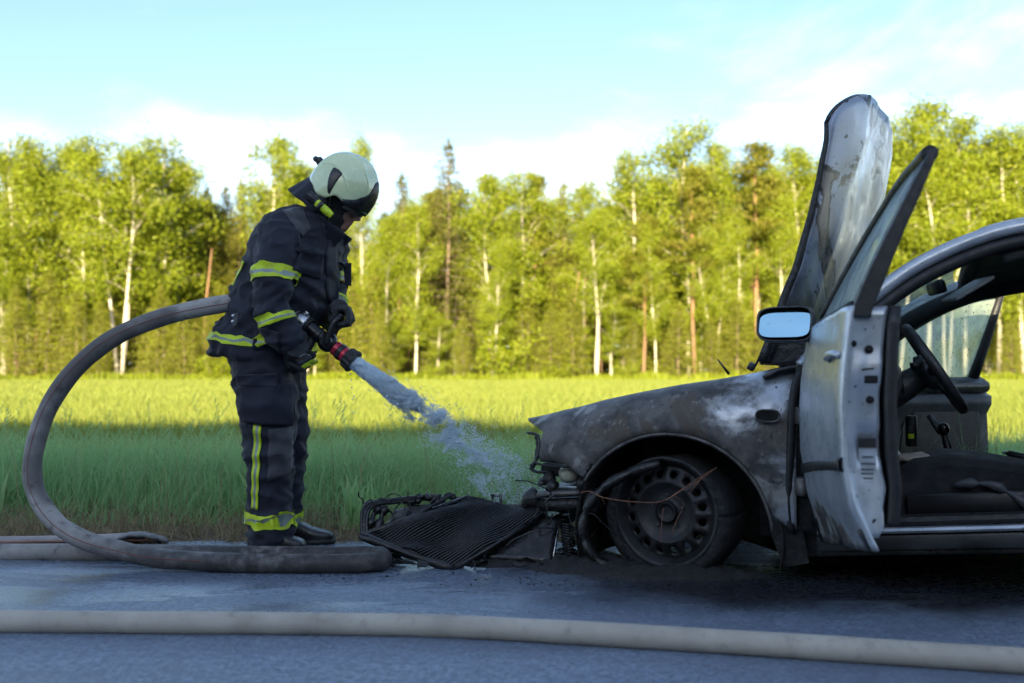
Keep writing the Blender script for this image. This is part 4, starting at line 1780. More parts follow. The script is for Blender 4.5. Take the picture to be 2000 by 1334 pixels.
def drops(n, u_lo, u_hi, upow, r_lo, r_hi, stretch, size, clump=0.0, edge=False):
    V = []
    oc = np.array([(1, 0, 0), (-1, 0, 0), (0, 1, 0), (0, -1, 0), (0, 0, 1), (0, 0, -1)], float)
    fo_ = np.array([(0, 2, 4), (2, 1, 4), (1, 3, 4), (3, 0, 4), (2, 0, 5), (1, 2, 5), (3, 1, 5), (0, 3, 5)])
    B = np.array([tuple(jd), tuple(ju), tuple(jv)])
    out = []
    k = 0
    while k < n:
        u = u_lo + (u_hi - u_lo) * random.random() ** upow
        rr = r_lo + (r_hi - r_lo) * ((u - u_lo) / (u_hi - u_lo)) ** .9
        a = random.uniform(0, 6.283)
        q = (math.sqrt(random.random()) if random.random() < .6 else abs(random.gauss(0, .6))) if not edge else random.uniform(.75, 1.15)
        p = jet_axis(u) + (ju * math.cos(a) + jv * math.sin(a)) * rr * q
        if clump and noise.noise(Vector((p.x * 16, p.y * 16, p.z * 16))) + .5 * noise.noise(Vector((p.x * 40, p.y * 40, p.z * 40))) < clump * random.random():
            continue
        s = size * random.uniform(.4, 1.25)
        out.append((oc * np.array([s * stretch * random.uniform(.6, 1.5), s, s])) @ B + np.array(p))
        k += 1
    V = np.concatenate(out)
    F = (np.arange(n)[:, None, None] * 6 + fo_[None]).reshape(-1, 3)
    return V, [F]


parts_w = [drops(4200, 0.0, .30, 1.0, .028, .044, 14, .0010, edge=True),
           drops(5200, .06, .36, .9, .033, .064, 9, .0012, .2),
           drops(6000, .15, .52, .95, .043, .088, 6, .0013, .5),
           drops(6000, .32, .78, .9, .062, .122, 2.8, .0017, .6),
           drops(6500, .50, 1.08, .9, .085, .160, 1.7, .0020, .5),
           drops(4200, .36, 1.08, .8, .12, .26, 1.2, .0014)]
V, F = join(parts_w)
np_obj('spray', V, F, 'spray', water, True)
dr = MB()
for px_, py_ in ((684, 730), (686, 742), (687, 757), (689, 780), (691, 774), (690, 806)):
    dr.sphere(at(px_, py_, 4.13), .0035, 8, 6)
dr.build('drips', 'spray', water)

# ================================================================== WRECKED CAR
CA = R(21)                       # the car stands at an angle, its tail nearer the camera
CO = Vector((.6, 3.8, 0))
_ex, _ey = Vector((math.cos(CA), -math.sin(CA), 0)), Vector((math.sin(CA), math.cos(CA), 0))


def cs(px, py, v):
    """car point (x to the rear, y across from the near flank, z up) seen at a spot of the photo and v metres inside the near flank"""
    r = ray(px, py)
    bx, by = CO.x + v * _ey.x, CO.y + v * _ey.y
    d = _ex.x * r.y - _ex.y * r.x
    x = (-bx * r.y + by * r.x) / d
    t_ = (by + x * _ex.y) / r.y
    return Vector((x, v, CAM_H + t_ * r.z))


def loc(w):
    """world point -> car point"""
    q = Vector(w) - CO
    return Vector((q.dot(_ex), q.dot(_ey), w[2]))


# ---- paints
def paint(name, burn, seed, stretch=(1, 1, 1), grad=None):
    """silver metallic paint, scorched: bare grey metal, soot, rust-brown and ash where it burnt"""
    t = NT(name)
    v = t.coord(scale=stretch, loc=(seed, seed * .7, seed * 1.3))
    n1 = t.noise(2.6, 8, .62, v, .5)
    n2 = t.noise(7.5, 8, .66, v, .3)
    n3 = t.noise(26, 6, .7, v)
    n4 = t.noise(4.2, 7, .6, t.coord(scale=stretch, loc=(seed + 9, 3, seed)), .8)
    silver = t.mix(t.ramp(n2, .3, .7), (.36, .39, .43), (.50, .53, .57))
    b = t.ramp(t.math('ADD', n1, burn) if grad is None else t.math('ADD', n1, grad(t)), .44, .55)
    scorch = t.mix(t.ramp(n2, .35, .66), (.028, .028, .029), (.13, .122, .115))
    scorch = t.mix(t.ramp(n4, .56, .64), scorch, (.075, .06, .047))
    scorch = t.mix(t.ramp(n4, .46, .39), scorch, (.24, .235, .225))
    scorch = t.mix(t.ramp(n3, .54, .74, 0, .8), scorch, (.26, .25, .24))
    c = t.mix(b, silver, scorch)
    spots = t.ramp(t.noise(34, 3, .5, v), .68, .73)
    c = t.mix(spots, c, (.012, .011, .011))
    t.set(color=c, metal=t.ramp(b, 0, 1, .55, .08), rough=t.math('ADD', t.math('MULTIPLY', b, .26), t.ramp(n3, .3, .7, .26, .42)), spec=.5)
    t.bump(t.math('ADD', n2, t.math('MULTIPLY', n3, .5)), .16, .006)
    return t


def wing_grad(t):
    x = t.sep(t.coord())
    a = t.ramp(x[0], -.55, .50, .26, .0)            # most burnt at the nose
    b = t.ramp(x[2], .78, .48, 0, .08)
    return t.math('ADD', a, b)


def door_grad(t):
    x = t.sep(t.coord())
    return t.ramp(x[2], .42, .22, -.22, .30)


paint('wing_paint', 0, 1.7, (1, 1, 1), wing_grad)
t = NT('bonnet_paint')
v = t.coord(scale=(1.3, .55, .75), loc=(4.4, 2, 1))
n1 = t.noise(3.0, 9, .62, v, 1.1)
n2 = t.noise(9, 8, .68, v, .6)
n3 = t.noise(40, 5, .7)
n4 = t.noise(2.2, 8, .6, t.coord(scale=(1.4, 1.1, .7), loc=(8, 3, 5)), .9)
c = t.mix(t.ramp(n2, .3, .7), (.17, .195, .25), (.32, .35, .42))
c = t.mix(t.ramp(n4, .47, .62, 0, .7), c, (.23, .21, .20))
c = t.mix(t.ramp(n1, .53, .545), c, (.030, .028, .028))
c = t.mix(t.ramp(n1, .57, .60, 0, .9), c, (.17, .14, .125))
c = t.mix(t.ramp(n3, .64, .72, 0, .8), c, (.05, .048, .046))
zz = t.sep(t.coord())[2]
c = t.mix(t.math('MULTIPLY', t.ramp(t.math('ADD', zz, t.math('MULTIPLY', n1, .9)), 1.62, 1.42), .85), c, (.045, .043, .043))
t.set(color=c, metal=.4, rough=t.ramp(n2, .3, .7, .24, .46))
t.bump(t.math('ADD', n1, t.math('MULTIPLY', n3, .3)), .14, .006)
paint('door_paint', 0, 6.1, (1, 1, 1), door_grad)
paint('body_paint', -.30, 3.3)
paint('dark_paint', .35, 8.2)
plain('soot', (.008, .0075, .0075), .85, var=.6, vs=14, bump=.7, bs=45, bd=.012, col2=(.022, .02, .02))
plain('charred', (.014, .0135, .014), .42, var=.6, vs=18, bump=.6, bs=50, bd=.008, col2=(.005, .005, .005), rvar=.18)
plain('black_plastic', (.014, .014, .015), .45, var=.4, vs=18, bump=.2, bs=150, bd=.002)
plain('seal_rubber', (.010, .010, .011), .55, var=.4, vs=20)
plain('trim_grey', (.055, .06, .068), .55, var=.25, vs=10, bump=.25, bs=180, bd=.002)
plain('trim_pale', (.22, .23, .23), .6, var=.2, vs=10, bump=.2, bs=160, bd=.002)
plain('headliner', (.045, .048, .05), .95, var=.3, vs=8, bump=.3, bs=160, bd=.003)
plain('seat_cloth', (.013, .013, .015), .85, var=.5, vs=9, bump=.4, bs=200, bd=.003)
plain('scorched_steel', (.13, .12, .115), .5, .5, var=.6, vs=10, bump=.4, bs=40, bd=.006, col2=(.03, .027, .025))
plain('rim_steel', (.022, .021, .022), .48, .3, var=.55, vs=8, bump=.35, bs=70, bd=.004, col2=(.006, .006, .006))
plain('sill_grey', (.035, .037, .040), .38, .2, var=.6, vs=7, bump=.25, bs=40, bd=.004, col2=(.010, .010, .010))
plain('burnt_rubber', (.006, .006, .006), .8, var=.6, vs=22, bump=.9, bs=60, bd=.012, col2=(.016, .015, .015))
plain('soot_metal', (.007, .007, .0075), .36, var=.6, vs=16, bump=.5, bs=60, bd=.006, col2=(.003, .003, .003), rvar=.16)
plain('sticker', (.34, .37, .40), .5, var=.2, vs=30)
plain('hole_black', (.004, .004, .004), .9, bump=0)
plain('copper_wire', (.22, .10, .06), .55, .4, var=.5, vs=40)
plain('can_dark', (.02, .022, .022), .4)
plain('cloth_pale', (.42, .37, .32), .9, var=.3, vs=14, bump=.6, bs=40, bd=.01)
plain('lamp_glass', (.30, .30, .22), .3, var=.6, vs=9, bump=.3, bs=30)
t = NT('mirror_glass')
n1 = t.noise(60, 4, .6)
t.set(color=t.mix(t.ramp(n1, .66, .72, 0, .6), (.62, .84, .86), (.25, .3, .32)), metal=1.0, rough=t.ramp(n1, .5, .7, .02, .2))


def glass_mat(name, film, amount, seed):
    """a wet, smoke-filmed pane: mostly see-through, dirt and drops on it"""
    t = NT(name)
    v = t.coord(loc=(seed, seed, seed))
    n1 = t.noise(7, 7, .65, t.coord(scale=(1, 1, .45), loc=(seed, 0, 0)), .5)
    n2 = t.noise(75, 3, .5, v)
    drop = t.ramp(n2, .63, .68)
    t.set(color=t.mix(drop, film, (.05, .055, .06)), rough=.35)
    tr = t.new('ShaderNodeBsdfTransparent')
    tr.inputs[0].default_value = (.80, .93, .92, 1)
    gl = t.new('ShaderNodeBsdfGlossy')
    gl.inputs['Roughness'].default_value = .05
    gl.inputs['Color'].default_value = (.9, .95, 1, 1)
    lw = t.new('ShaderNodeLayerWeight')
    lw.inputs['Blend'].default_value = .35
    m1 = t.new('ShaderNodeMixShader')
    t.l.new(t.math('MULTIPLY', lw.outputs['Fresnel'], .45), m1.inputs[0])
    t.l.new(tr.outputs[0], m1.inputs[1])
    t.l.new(gl.outputs[0], m1.inputs[2])
    # the film of water and smoke lets light through softened
    tl_ = t.new('ShaderNodeBsdfTranslucent')
    t.setin(tl_.inputs[0], t.mix(drop, film, (.06, .07, .075)))
    m3 = t.new('ShaderNodeMixShader')
    m3.inputs[0].default_value = .65
    t.l.new(t.bsdf.outputs[0], m3.inputs[1])
    t.l.new(tl_.outputs[0], m3.inputs[2])
    m2 = t.new('ShaderNodeMixShader')
    t.l.new(t.math('MAXIMUM', t.ramp(n1, .3, .75, amount * .35, amount), t.math('MULTIPLY', drop, .7)), m2.inputs[0])
    t.l.new(m1.outputs[0], m2.inputs[1])
    t.l.new(m3.outputs[0], m2.inputs[2])
    t.l.new(m2.outputs[0], t.out.inputs['Surface'])


glass_mat('wet_glass', (.62, .78, .78), .75, 2.0)
glass_mat('fogged_glass', (.66, .78, .60), .95, 5.0)

car = empty('burnt_car', CO, -CA)
tag(car, 'burnt out silver estate car with raised bonnet and open front doors', 'car')

# ---- near front wing
top_px = [(1028, 843), (1060, 823), (1110, 801), (1180, 781), (1250, 766), (1330, 751), (1400, 741), (1480, 727), (1545, 712)]
tz = np.array([tuple(cs(x, y, .16)) for x, y in top_px])
bot_px = [(1050, 906), (1100, 910), (1152, 908)]
arch_c = cs(1307, 1046, 0)
AR = .392
bz = [tuple(cs(x, y, 0)) for x, y in bot_px]
for a in range(150, 15, -8):
    bz.append((arch_c.x + AR * math.cos(R(a)), 0, arch_c.z + AR * math.sin(R(a))))
bz += [tuple(cs(1497, 995, 0)), tuple(cs(1512, 1020, 0)), tuple(cs(1552, 1042, 0))]
bz = np.array(bz)
bz = bz[np.argsort(bz[:, 0])]
xs = list(np.linspace(-.545, .488, 66))
PR = [(0, .036), (.02, .012), (.06, -.004), (.2, -.012), (.4, -.008), (.58, .004), (.72, .022), (.83, .048), (.91, .082), (.97, .124), (1.0, .165)]
rows = []
for x in xs:
    zb = float(np.interp(x, bz[:, 0], bz[:, 2]))
    zt = float(np.interp(x, tz[:, 0] + (.0 if x > -.4 else 0), tz[:, 2]))
    nose = max(0, (-x - .30) / .28)
    flare = math.exp(-((x - arch_c.x) / .34) ** 2)
    row = []
    for s, y in PR:
        z = zb + (zt - zb) * s
        yy = y + .075 * nose ** 2 - .012 * flare * max(0, 1 - abs(s - .0) / .3)
        crease = .006 * math.exp(-((s - .62) / .05) ** 2)
        dent = .006 * noise.noise(Vector((x * 6, z * 6, 2)))
        row.append((x - .165 * max(0, (s - .72) / .28) ** 1.6 * min(1, nose) ** 3 + .03 * min(1, nose) ** 3 * (1 if .3 < s < .75 else .4 if s < .8 else 0) * .5, yy - crease + dent * (1 if s > .05 else .3), z))
    rows.append(row)
MB().grid(rows).build('front_wing', 'wing_paint', car, solid=.006, off=1)
wing = car.children[-1]
# rolled lip of the wheel arch
MB().tube([Vector((arch_c.x + (AR + .001) * math.cos(R(a)), -.004, arch_c.z + (AR + .001) * math.sin(R(a)))) for a in range(150, 4, -4)], .008, 8).build('arch_lip', 'scorched_steel', wing)
# oval opening of the lost side repeater
c0 = cs(1500, 812, -.01)
ov = MB()
ring_o = [c0 + Vector((.042 * math.copysign(abs(math.cos(a)) ** .6, math.cos(a)), -.008, .021 * math.copysign(abs(math.sin(a)) ** .8, math.sin(a)))) for a in (2 * math.pi * j / 24 for j in range(24))]
ov.prism(ring_o, (0, .012, 0))
ov.build('repeater_opening', 'hole_black', wing, smooth=False)
MB().tube([c0 + Vector((.043 * math.copysign(abs(math.cos(a)) ** .6, math.cos(a)), -.008, .022 * math.copysign(abs(math.sin(a)) ** .8, math.sin(a)))) for a in (2 * math.pi * j / 24 for j in range(25))], .004, 6).build('opening_rim', 'scorched_steel', wing)

# ---- wheel house, inner structure, far wing
wh = MB()
rows = []
for a in range(200, -20, -8):
    rows.append([(arch_c.x + .02 + .405 * math.cos(R(a)), y, max(.01, arch_c.z + .405 * math.sin(R(a)))) for y in (.02, .12, .24, .36)])
wh.grid(rows)
wh.grid([[(arch_c.x + .02 + .405 * math.cos(R(a)) * k, .36, max(.01, arch_c.z + .405 * math.sin(R(a)) * k)) for k in (1, .5, .01)] for a in range(200, -20, -8)])
wh.build('wheel_house', 'soot', car, solid=.004)
rows = []
for x in np.linspace(-.50, .488, 24):
    zt = float(np.interp(x, tz[:, 0], tz[:, 2])) - .085
    zb = float(np.interp(x, bz[:, 0], bz[:, 2])) - .085
    nose = max(0, (-x - .30) / .28)
    rows.append([(x, 1.70 - y - .075 * nose ** 2, zb + (zt - zb) * s) for s, y in PR])
MB().grid(rows).build('far_wing', 'dark_paint', car, solid=.006, off=-1)
eb = MB()
eb.box((.36, .85, .44), (.06, 1.30, .62), None, .01)            # firewall
eb.build('firewall', 'soot', car)
for (cx, cy, cz, sx_, sy_, sz_, nm, m) in ((-.02, .85, .40, .46, .50, .26, 'engine_block', 'charred'), (-.02, .84, .56, .40, .34, .09, 'cylinder_head', 'scorched_steel'),
                                         (-.06, .36, .50, .20, .20, .26, 'strut_tower', 'soot'), (-.06, 1.34, .45, .20, .20, .26, 'strut_tower', 'soot'),
                                         (-.42, .20, .24, .20, .09, .11, 'chassis_rail', 'scorched_steel'), (-.42, 1.48, .20, .20, .09, .11, 'chassis_rail', 'scorched_steel')):
    q = MB().box((cx, cy, cz), (sx_, sy_, sz_), rotm(0, 0, random.uniform(-4, 4)), .02).build(nm, m, car)
# bumper beam, front panel
MB().box((-.555, .80, .255), (.07, 1.24, .085), rotm(2, 0, 1), .012).build('bumper_beam', 'scorched_steel', car)
MB().box((-.50, .80, .16), (.05, 1.30, .05), rotm(1, 0, 0), .01).build('cross_member', 'charred', car)
b0, b1 = cs(1052, 966, .07), cs(1132, 962, .05)
MB().tube([b0, b1], [.03, .03], 4, flat=.5).build('rail_end', 'scorched_steel', car)
MB().tube([b0 + Vector((-.01, .03, -.045)), b1 + Vector((0, .02, -.05))], [.03, .034], 6).build('rail_lower', 'charred', car)
# headlamp remains
hl = MB()
hl.sphere(cs(1112, 925, .10), (.045, .05, .04), 14, 10)
hl.build('headlamp_bowl', 'lamp_glass', car)
MB().box(cs(1098, 918, .16), (.16, .10, .05), rotm(0, 6, 0), .012).build('lamp_carrier', 'soot', car)
for px_, py_, v_, s_ in ((1072, 935, .10, .028), (1078, 950, .08, .03), (1062, 942, .14, .022), (1040, 973, .10, .034), (1052, 985, .12, .03), (1030, 985, .16, .026), (1140, 945, .09, .04), (1150, 975, .08, .04)):
    c_ = cs(px_, py_, v_)
    m_ = MB().sphere(c_, (s_ * random.uniform(.8, 1.3), s_, s_ * random.uniform(.8, 1.3)), 12, 8)
    o = m_.build('melted_lump', 'charred', car)
    displace(o, lambda c: .012 * noise.noise(c * 30))
MB().tube(smooth_path([cs(1048, 850, .16), cs(1050, 872, .14), cs(1047, 900, .12), cs(1036, 912, .12)], 4), [.008, .01, .009, .012] * 3 + [.01], 6).build('wing_bracket', 'charred', car)
MB().tube(smooth_path([cs(1036, 915, .12), cs(1050, 922, .10), cs(1075, 920, .10)], 4), .007, 6).build('lamp_bracket', 'charred', car)
# chewed edge along the nose of the wing
MB().tube(smooth_path([cs(1030, 845, .15), cs(1050, 850, .12), cs(1054, 866, .08), cs(1052, 885, .06), cs(1049, 905, .05), cs(1100, 911, .02), cs(1150, 909, .01)], 5), .006, 6).build('wing_edge', 'charred', wing)


# ---- wheels
def wheel(ctr, steer, burnt, name='wheel'):
    ctr = Vector(ctr)
    w = bpy.data.objects.new(name, None)
    link(w, car)
    w.location = ctr
    w.rotation_euler = (0, 0, steer)
    # local: axis along -y (outwards), built round the origin
    AX = (0, -1, 0)
    MB().lathe([(.196, -.17), (.21, -.165), (.212, -.15), (.186, -.14), (.178, -.06), (.183, -.012), (.198, -.005), (.202, .012), (.214, .016), (.2185, .012), (.2165, .004)], (0, 0, 0), AX, 56).build('rim', 'rim_steel', w, solid=.003)
    # dished disc with a ring of round holes
    d = MB()
    NH = 16
    ri, ro, rc, hr_ = .118, .182, .150, .0155
    q = Vector(AX).to_track_quat('Z', 'Y').to_matrix()

    def dz(r):
        return float(np.interp(r, [0, .03, .05, .09, .112, .13, .15, .17, .182], [.004, .004, -.012, -.010, .006, .010, .002, -.012, -.018]))
    for k in range(NH):
        a0, a1 = 2 * math.pi * k / NH, 2 * math.pi * (k + 1) / NH
        am = (a0 + a1) / 2
        bound = []
        for j in range(4):
            bound.append((ro, a0 + (a1 - a0) * j / 4))
        for j in range(4):
            bound.append((ro + (ri - ro) * j / 4, a1))
        for j in range(4):
            bound.append((ri, a1 + (a0 - a1) * j / 4))
        for j in range(4):
            bound.append((ri + (ro - ri) * j / 4, a0))
        bp_ = [(r * math.cos(a), r * math.sin(a)) for r, a in bound]
        cx_, cy_ = rc * math.cos(am), rc * math.sin(am)
        ang = [math.atan2(p[1] - cy_, p[0] - cx_) for p in bp_]
        hp = [(cx_ + hr_ * math.cos(a), cy_ + hr_ * math.sin(a)) for a in ang]
        V3 = [q @ Vector((x, y, dz(math.hypot(x, y)))) for x, y in bp_] + [q @ Vector((x, y, dz(math.hypot(x, y)))) for x, y in hp] + \
             [q @ Vector((x, y, dz(math.hypot(x, y)) - .014)) for x, y in hp]
        d.add(V3, [(i, (i + 1) % 16, 16 + (i + 1) % 16, 16 + i) for i in range(16)] + [(16 + i, 16 + (i + 1) % 16, 32 + (i + 1) % 16, 32 + i) for i in range(16)])
    d.lathe([(.118, dz(.118)), (.105, dz(.105)), (.09, -.010), (.06, -.012), (.05, -.010), (.045, -.004), (.04, .002), (.032, .004), (.030, -.004), (.018, -.006), (.001, -.006)], (0, 0, 0), AX, 64)
    d.build('disc', 'rim_steel', w)
    for k in range(5):
        a = 2 * math.pi * k / 5 + .3
        MB().lathe([(.0005, .004), (.008, .003), (.0095, -.012)], q @ Vector((.066 * math.cos(a), .066 * math.sin(a), -.008)), AX, 6).build('wheel_bolt', 'charred', w, smooth=False)
    MB().lathe([(.04, .006), (.044, .0), (.044, -.01)], (0, 0, 0), AX, 24).build('hub', 'rim_steel', w)
    MB().lathe([(.02, -.07), (.13, -.07), (.135, -.078), (.135, -.092), (.02, -.095)], (0, 0, 0), AX, 40).build('brake_disc', 'charred', w)
    # tyre: whole at the back of the car, at the front a burnt, collapsed carcass
    ty = MB()
    rows_ = []
    for j in range(72):
        a = 2 * math.pi * j / 72
        ca, sa = math.cos(a), math.sin(a)
        prof = [(.205, .010), (.225, .022), (.248, .026), (.268, .018), (.280, .002), (.284, -.05), (.284, -.11), (.278, -.165), (.27, -.185), (.23, -.185), (.205, -.175)]
        row = []
        for r_, h_ in prof:
            if burnt:
                k = .86 + .10 * noise.noise(Vector((ca * 2.2, sa * 2.2, 3))) + .05 * noise.noise(Vector((ca * 9, sa * 9, h_ * 30)))
                if sa > -.1:
                    k -= .62 * (sa + .1)
                k = max(k, .12)
                r2 = .203 + (r_ - .203) * k
                h2 = h_ - .012 * (r_ - .2) / .1 + .012 * noise.noise(Vector((ca * 6, sa * 6, r_ * 40)))
                low = -r2 * 0
                p = Vector((r2 * ca, -h2, r2 * sa))
                if p.z < -.222:
                    p.y *= 1.15
                    p.x *= 1.06
                    p.z = -.222 + .006 * noise.noise(p * 40)
            else:
                p = Vector((r_ * ca, -h_, r_ * sa))
                p.z = max(p.z, -.275)
            row.append(p)
        rows_.append(row)
    rows_.append(rows_[0])
    ty.grid(rows_)
    ty.build('tyre', 'burnt_rubber' if burnt else 'rubber', w, solid=.004)
    return w


wc = cs(1300, 1000, .03)
fw = wheel((wc.x, .045, .232), R(-10), True)
wheel((2.53, .06, .285), 0, False)
wheel((.0, 1.66, .232), R(-10), True).rotation_euler = (0, 0, R(170))
wheel((2.53, 1.62, .285), math.pi, False)
# the peeled tread ring that leans out in front of the wheel
tp_ = [cs(1290, 905, .02), cs(1238, 920, .0), cs(1190, 945, -.02), cs(1155, 980, -.03), cs(1139, 1025, -.03), cs(1146, 1065, -.03), cs(1170, 1095, -.02), cs(1205, 1110, -.01)]
MB().tube(smooth_path(tp_, 6), [.014, .018, .02, .021, .022, .021, .02] * 6 + [.018], 10, flat=1.7, up=(0, -1, 0)).build('peeled_tread', 'charred', car)
displace(car.children[-1], lambda c: .006 * noise.noise(c * 45))

# ---- cowl, hinge post
cow = MB()
c_pts = [cs(1490, 715, .12), cs(1530, 712, .08), cs(1560, 718, .05), cs(1585, 704, .10)]
rows = []
for k in range(6):
    y = .06 + k * .32
    dz_ = -.05 * (y)
    rows.append([(.36, y, .77 + dz_), (.42, y, .80 + dz_), (.50, y, .815 + dz_), (.58, y, .83 + dz_), (.62, y, .82 + dz_)])
cow.grid(rows)
cow.build('cowl', 'dark_paint', car, solid=.01)
MB().box((.515, .05, .50), (.055, .07, .62), None, .012).build('hinge_post', 'soot', car)
MB().tube(smooth_path([cs(1546, 1040, .012), cs(1541, 960, .0), cs(1545, 860, -.005), cs(1549, 780, .0), cs(1560, 735, .02), cs(1585, 703, .06)], 6), .016, 8).build('door_seal', 'seal_rubber', car)
for z_ in (.36, .62):
    MB().box((.515, .0, z_), (.05, .06, .07), rotm(0, 0, -40), .008).build('door_hinge', 'scorched_steel', car)
# lower rear corner of the wing, blackened, and the sill cover
lw_ = MB()
lw_.prism([cs(1508, 985, .03), cs(1550, 985, .02), cs(1570, 1045, .02), cs(1580, 1100, .03), cs(1530, 1108, .04), cs(1505, 1040, .04)], (0, .04, 0))
lw_.build('sill_corner', 'soot', car, smooth=False)

# ---- near screen pillar and roof edge
pil = [cs(1565, 716, .07), cs(1590, 690, .09), cs(1650, 628, .12), cs(1725, 563, .15), cs(1800, 513, .18), cs(1900, 468, .205), cs(2000, 441, .22)]
e = pil[-1]
pil += [Vector((e.x + .35, .235, e.z + .045)), Vector((e.x + .8, .24, e.z + .06)), Vector((e.x + 1.3, .245, e.z + .045)), Vector((e.x + 1.75, .26, e.z - .01))]
pc = [Vector(p) for p in smooth_path(pil, 6)]
pr_ = MB()
pr_.tube(pc, .028, 12, flat=1.0)
pr_.build('roof_rail', 'body_paint', car)
sl = [p + Vector((.012, .006, -.052)) if i > 14 else p + Vector((.03, .01, -.045)) for i, p in enumerate(pc)]
MB().tube(sl, .027, 10).build('door_frame_seal', 'seal_rubber', car)
sl2 = [p + Vector((.03, .05, -.085)) for p in pc[33:]]
MB().tube(sl2, .028, 10).build('pillar_trim', 'headliner', car)

ROLL = .055


def mirror(p, k=0.0):
    """the same spot on the far flank, which hangs lower"""
    return Vector((p.x, 1.70 - p.y, p.z - ROLL * (1.70 - 2 * p.y) - k))


fpc = [mirror(p, .02) for p in pc]
MB().tube(fpc, .034, 10).build('roof_rail', 'body_paint', car)
MB().tube([p + Vector((.02, -.05, -.045)) for p in fpc], .044, 10).build('pillar_trim', 'headliner', car)
# roof skin and headliner
i0 = 31
rows, rows2 = [], []
for i in range(i0, len(pc)):
    a, b_ = pc[i], fpc[i]
    rows.append([a.lerp(b_, k / 8) + Vector((0, 0, .028 + .045 * math.sin(math.pi * k / 8))) for k in range(9)])
    rows2.append([a.lerp(b_, .03 + .94 * k / 8) + Vector((.03, 0, -.045 + .04 * math.sin(math.pi * k / 8))) for k in range(9)])
MB().grid(rows).build('roof', 'body_paint', car, solid=.01, off=0)
MB().grid(rows2).build('headliner', 'headliner', car, solid=.008, off=0)
hd_ = MB().tube([rows2[0][k] + Vector((-.01, 0, .02)) for k in range(9)], .028, 8)
hd_.build('header_rail', 'headliner', car)
# roof-rack bars
for s, cur in ((1, pc), (-1, fpc)):
    base_ = [p + Vector((0, s * .05, .03)) for p in cur[37:]]
    if len(base_) > 6:
        q = [base_[0] + Vector((-.03, 0, -.02)), base_[0] + Vector((.03, 0, .01))] + [p + Vector((0, 0, .03)) for p in base_[3:]]
        MB().tube(q, [.012] + [.017] * (len(q) - 1), 8).build('roof_bar', 'black_plastic', car)
# windscreen
rows = []
for i in range(7, i0 + 1, 2):
    a, b_ = pc[i] + Vector((.0, .03, -.005)), fpc[i] + Vector((.0, -.03, -.005))
    rows.append([a.lerp(b_, k / 8) + Vector((-.05 * math.sin(math.pi * k / 8), 0, .0)) for k in range(9)])
MB().grid(rows).build('windscreen', 'wet_glass', car)

# ---- bonnet thrown up, skin seen from behind
P0, P1 = cs(1497, 706, .10), cs(1618, 240, .10)
lw2 = Vector((math.sin(R(6.5)), math.cos(R(6.5)), -.035))
BW = 1.40
rows, low_ = [], []
edge_px = [(1497, 706), (1535, 600), (1566, 505), (1595, 400), (1610, 320), (1618, 240)]
ed = smooth_path([tuple(cs(x, y, .10)) for x, y in edge_px], 5)
ed = [Vector(p) for p in ed]
for k in range(37):
    w = .5 - .5 * math.cos(math.pi * k / 36)
    row, rl = [], []
    for i, p in enumerate(ed):
        u = i / (len(ed) - 1)
        crown = .085 * (1 - (2 * w - 1) ** 2) ** .6 * (.45 + .55 * u)
        ext = .225 * (1 - (2 * w - 1) ** 2) ** .45 * max(0, u - .25) / .75 * (1.12 - .24 * w)
        curl = 0.0
        swage = .012 * math.exp(-((w - .18) / .03) ** 2) + .012 * math.exp(-((w - .82) / .03) ** 2)
        buck = .018 * noise.noise(Vector((w * 4, u * 3, 5))) + .008 * noise.noise(Vector((w * 11, u * 7, 1)))
        q = p + lw2 * (BW * w) + Vector((.97, 0, -.25)) * (crown + curl + swage + buck) + Vector((.22, 0, .97)) * ext
        row.append(q)
        rl.append(q + Vector((-.036 * (1 - .55 * u), 0, .002)))
    rows.append(row)
    low_.append(rl)
bon = MB().grid(rows).build('bonnet', 'bonnet_paint', car, solid=.004, off=0)
fr_ = MB()
fr_.grid(low_)
for edge_a, edge_b in ((rows[0], low_[0]), (rows[-1], low_[-1])):
    fr_.grid([edge_a, edge_b])
fr_.grid([[r[-1] for r in rows], [r[-1] for r in low_]])
fr_.build('bonnet_underside', 'charred', bon, solid=.004, off=0)
for w_ in (.2, .5, .8):
    k = int(w_ * 36)
    MB().tube([p + Vector((-.02, 0, 0)) for p in low_[k][::4]], .02, 6).build('bonnet_rib', 'charred', bon)
for k in (5, 31):
    MB().tube([rows[k][0] + Vector((-.02, 0, .05)), rows[k][0] + Vector((.04, 0, -.02)), rows[k][0] + Vector((.10, 0, -.05))], .014, 6).build('bonnet_hinge', 'charred', bon)
# dark apron between bonnet and wing
apr = MB()
apr.prism([cs(1483, 712, .14), cs(1512, 634, .14), cs(1560, 640, .14), cs(1596, 655, .14), cs(1590, 700, .13), cs(1548, 716, .14)], (0, .03, 0))
apr.build('plenum_cover', 'charred', car, smooth=False)

# ---- near front door, wide open
TH = R(79.5)
HX = Vector((.505, -.012, 0))
da, dn = Vector((math.cos(TH), -math.sin(TH), 0)), Vector((-math.sin(TH), -math.cos(TH), 0))


def D(a, n, z):
    return HX + da * a + dn * n + Vector((0, 0, z + .03 * a + .115 * a * max(0, (.5 - z) / .335)))


def nout(z):
    return float(np.interp(z, [.16, .24, .34, .50, .68, .86, .93, 1.1, 1.36], [-.075, -.052, -.022, .0, .004, -.012, -.022, -.095, -.215]))


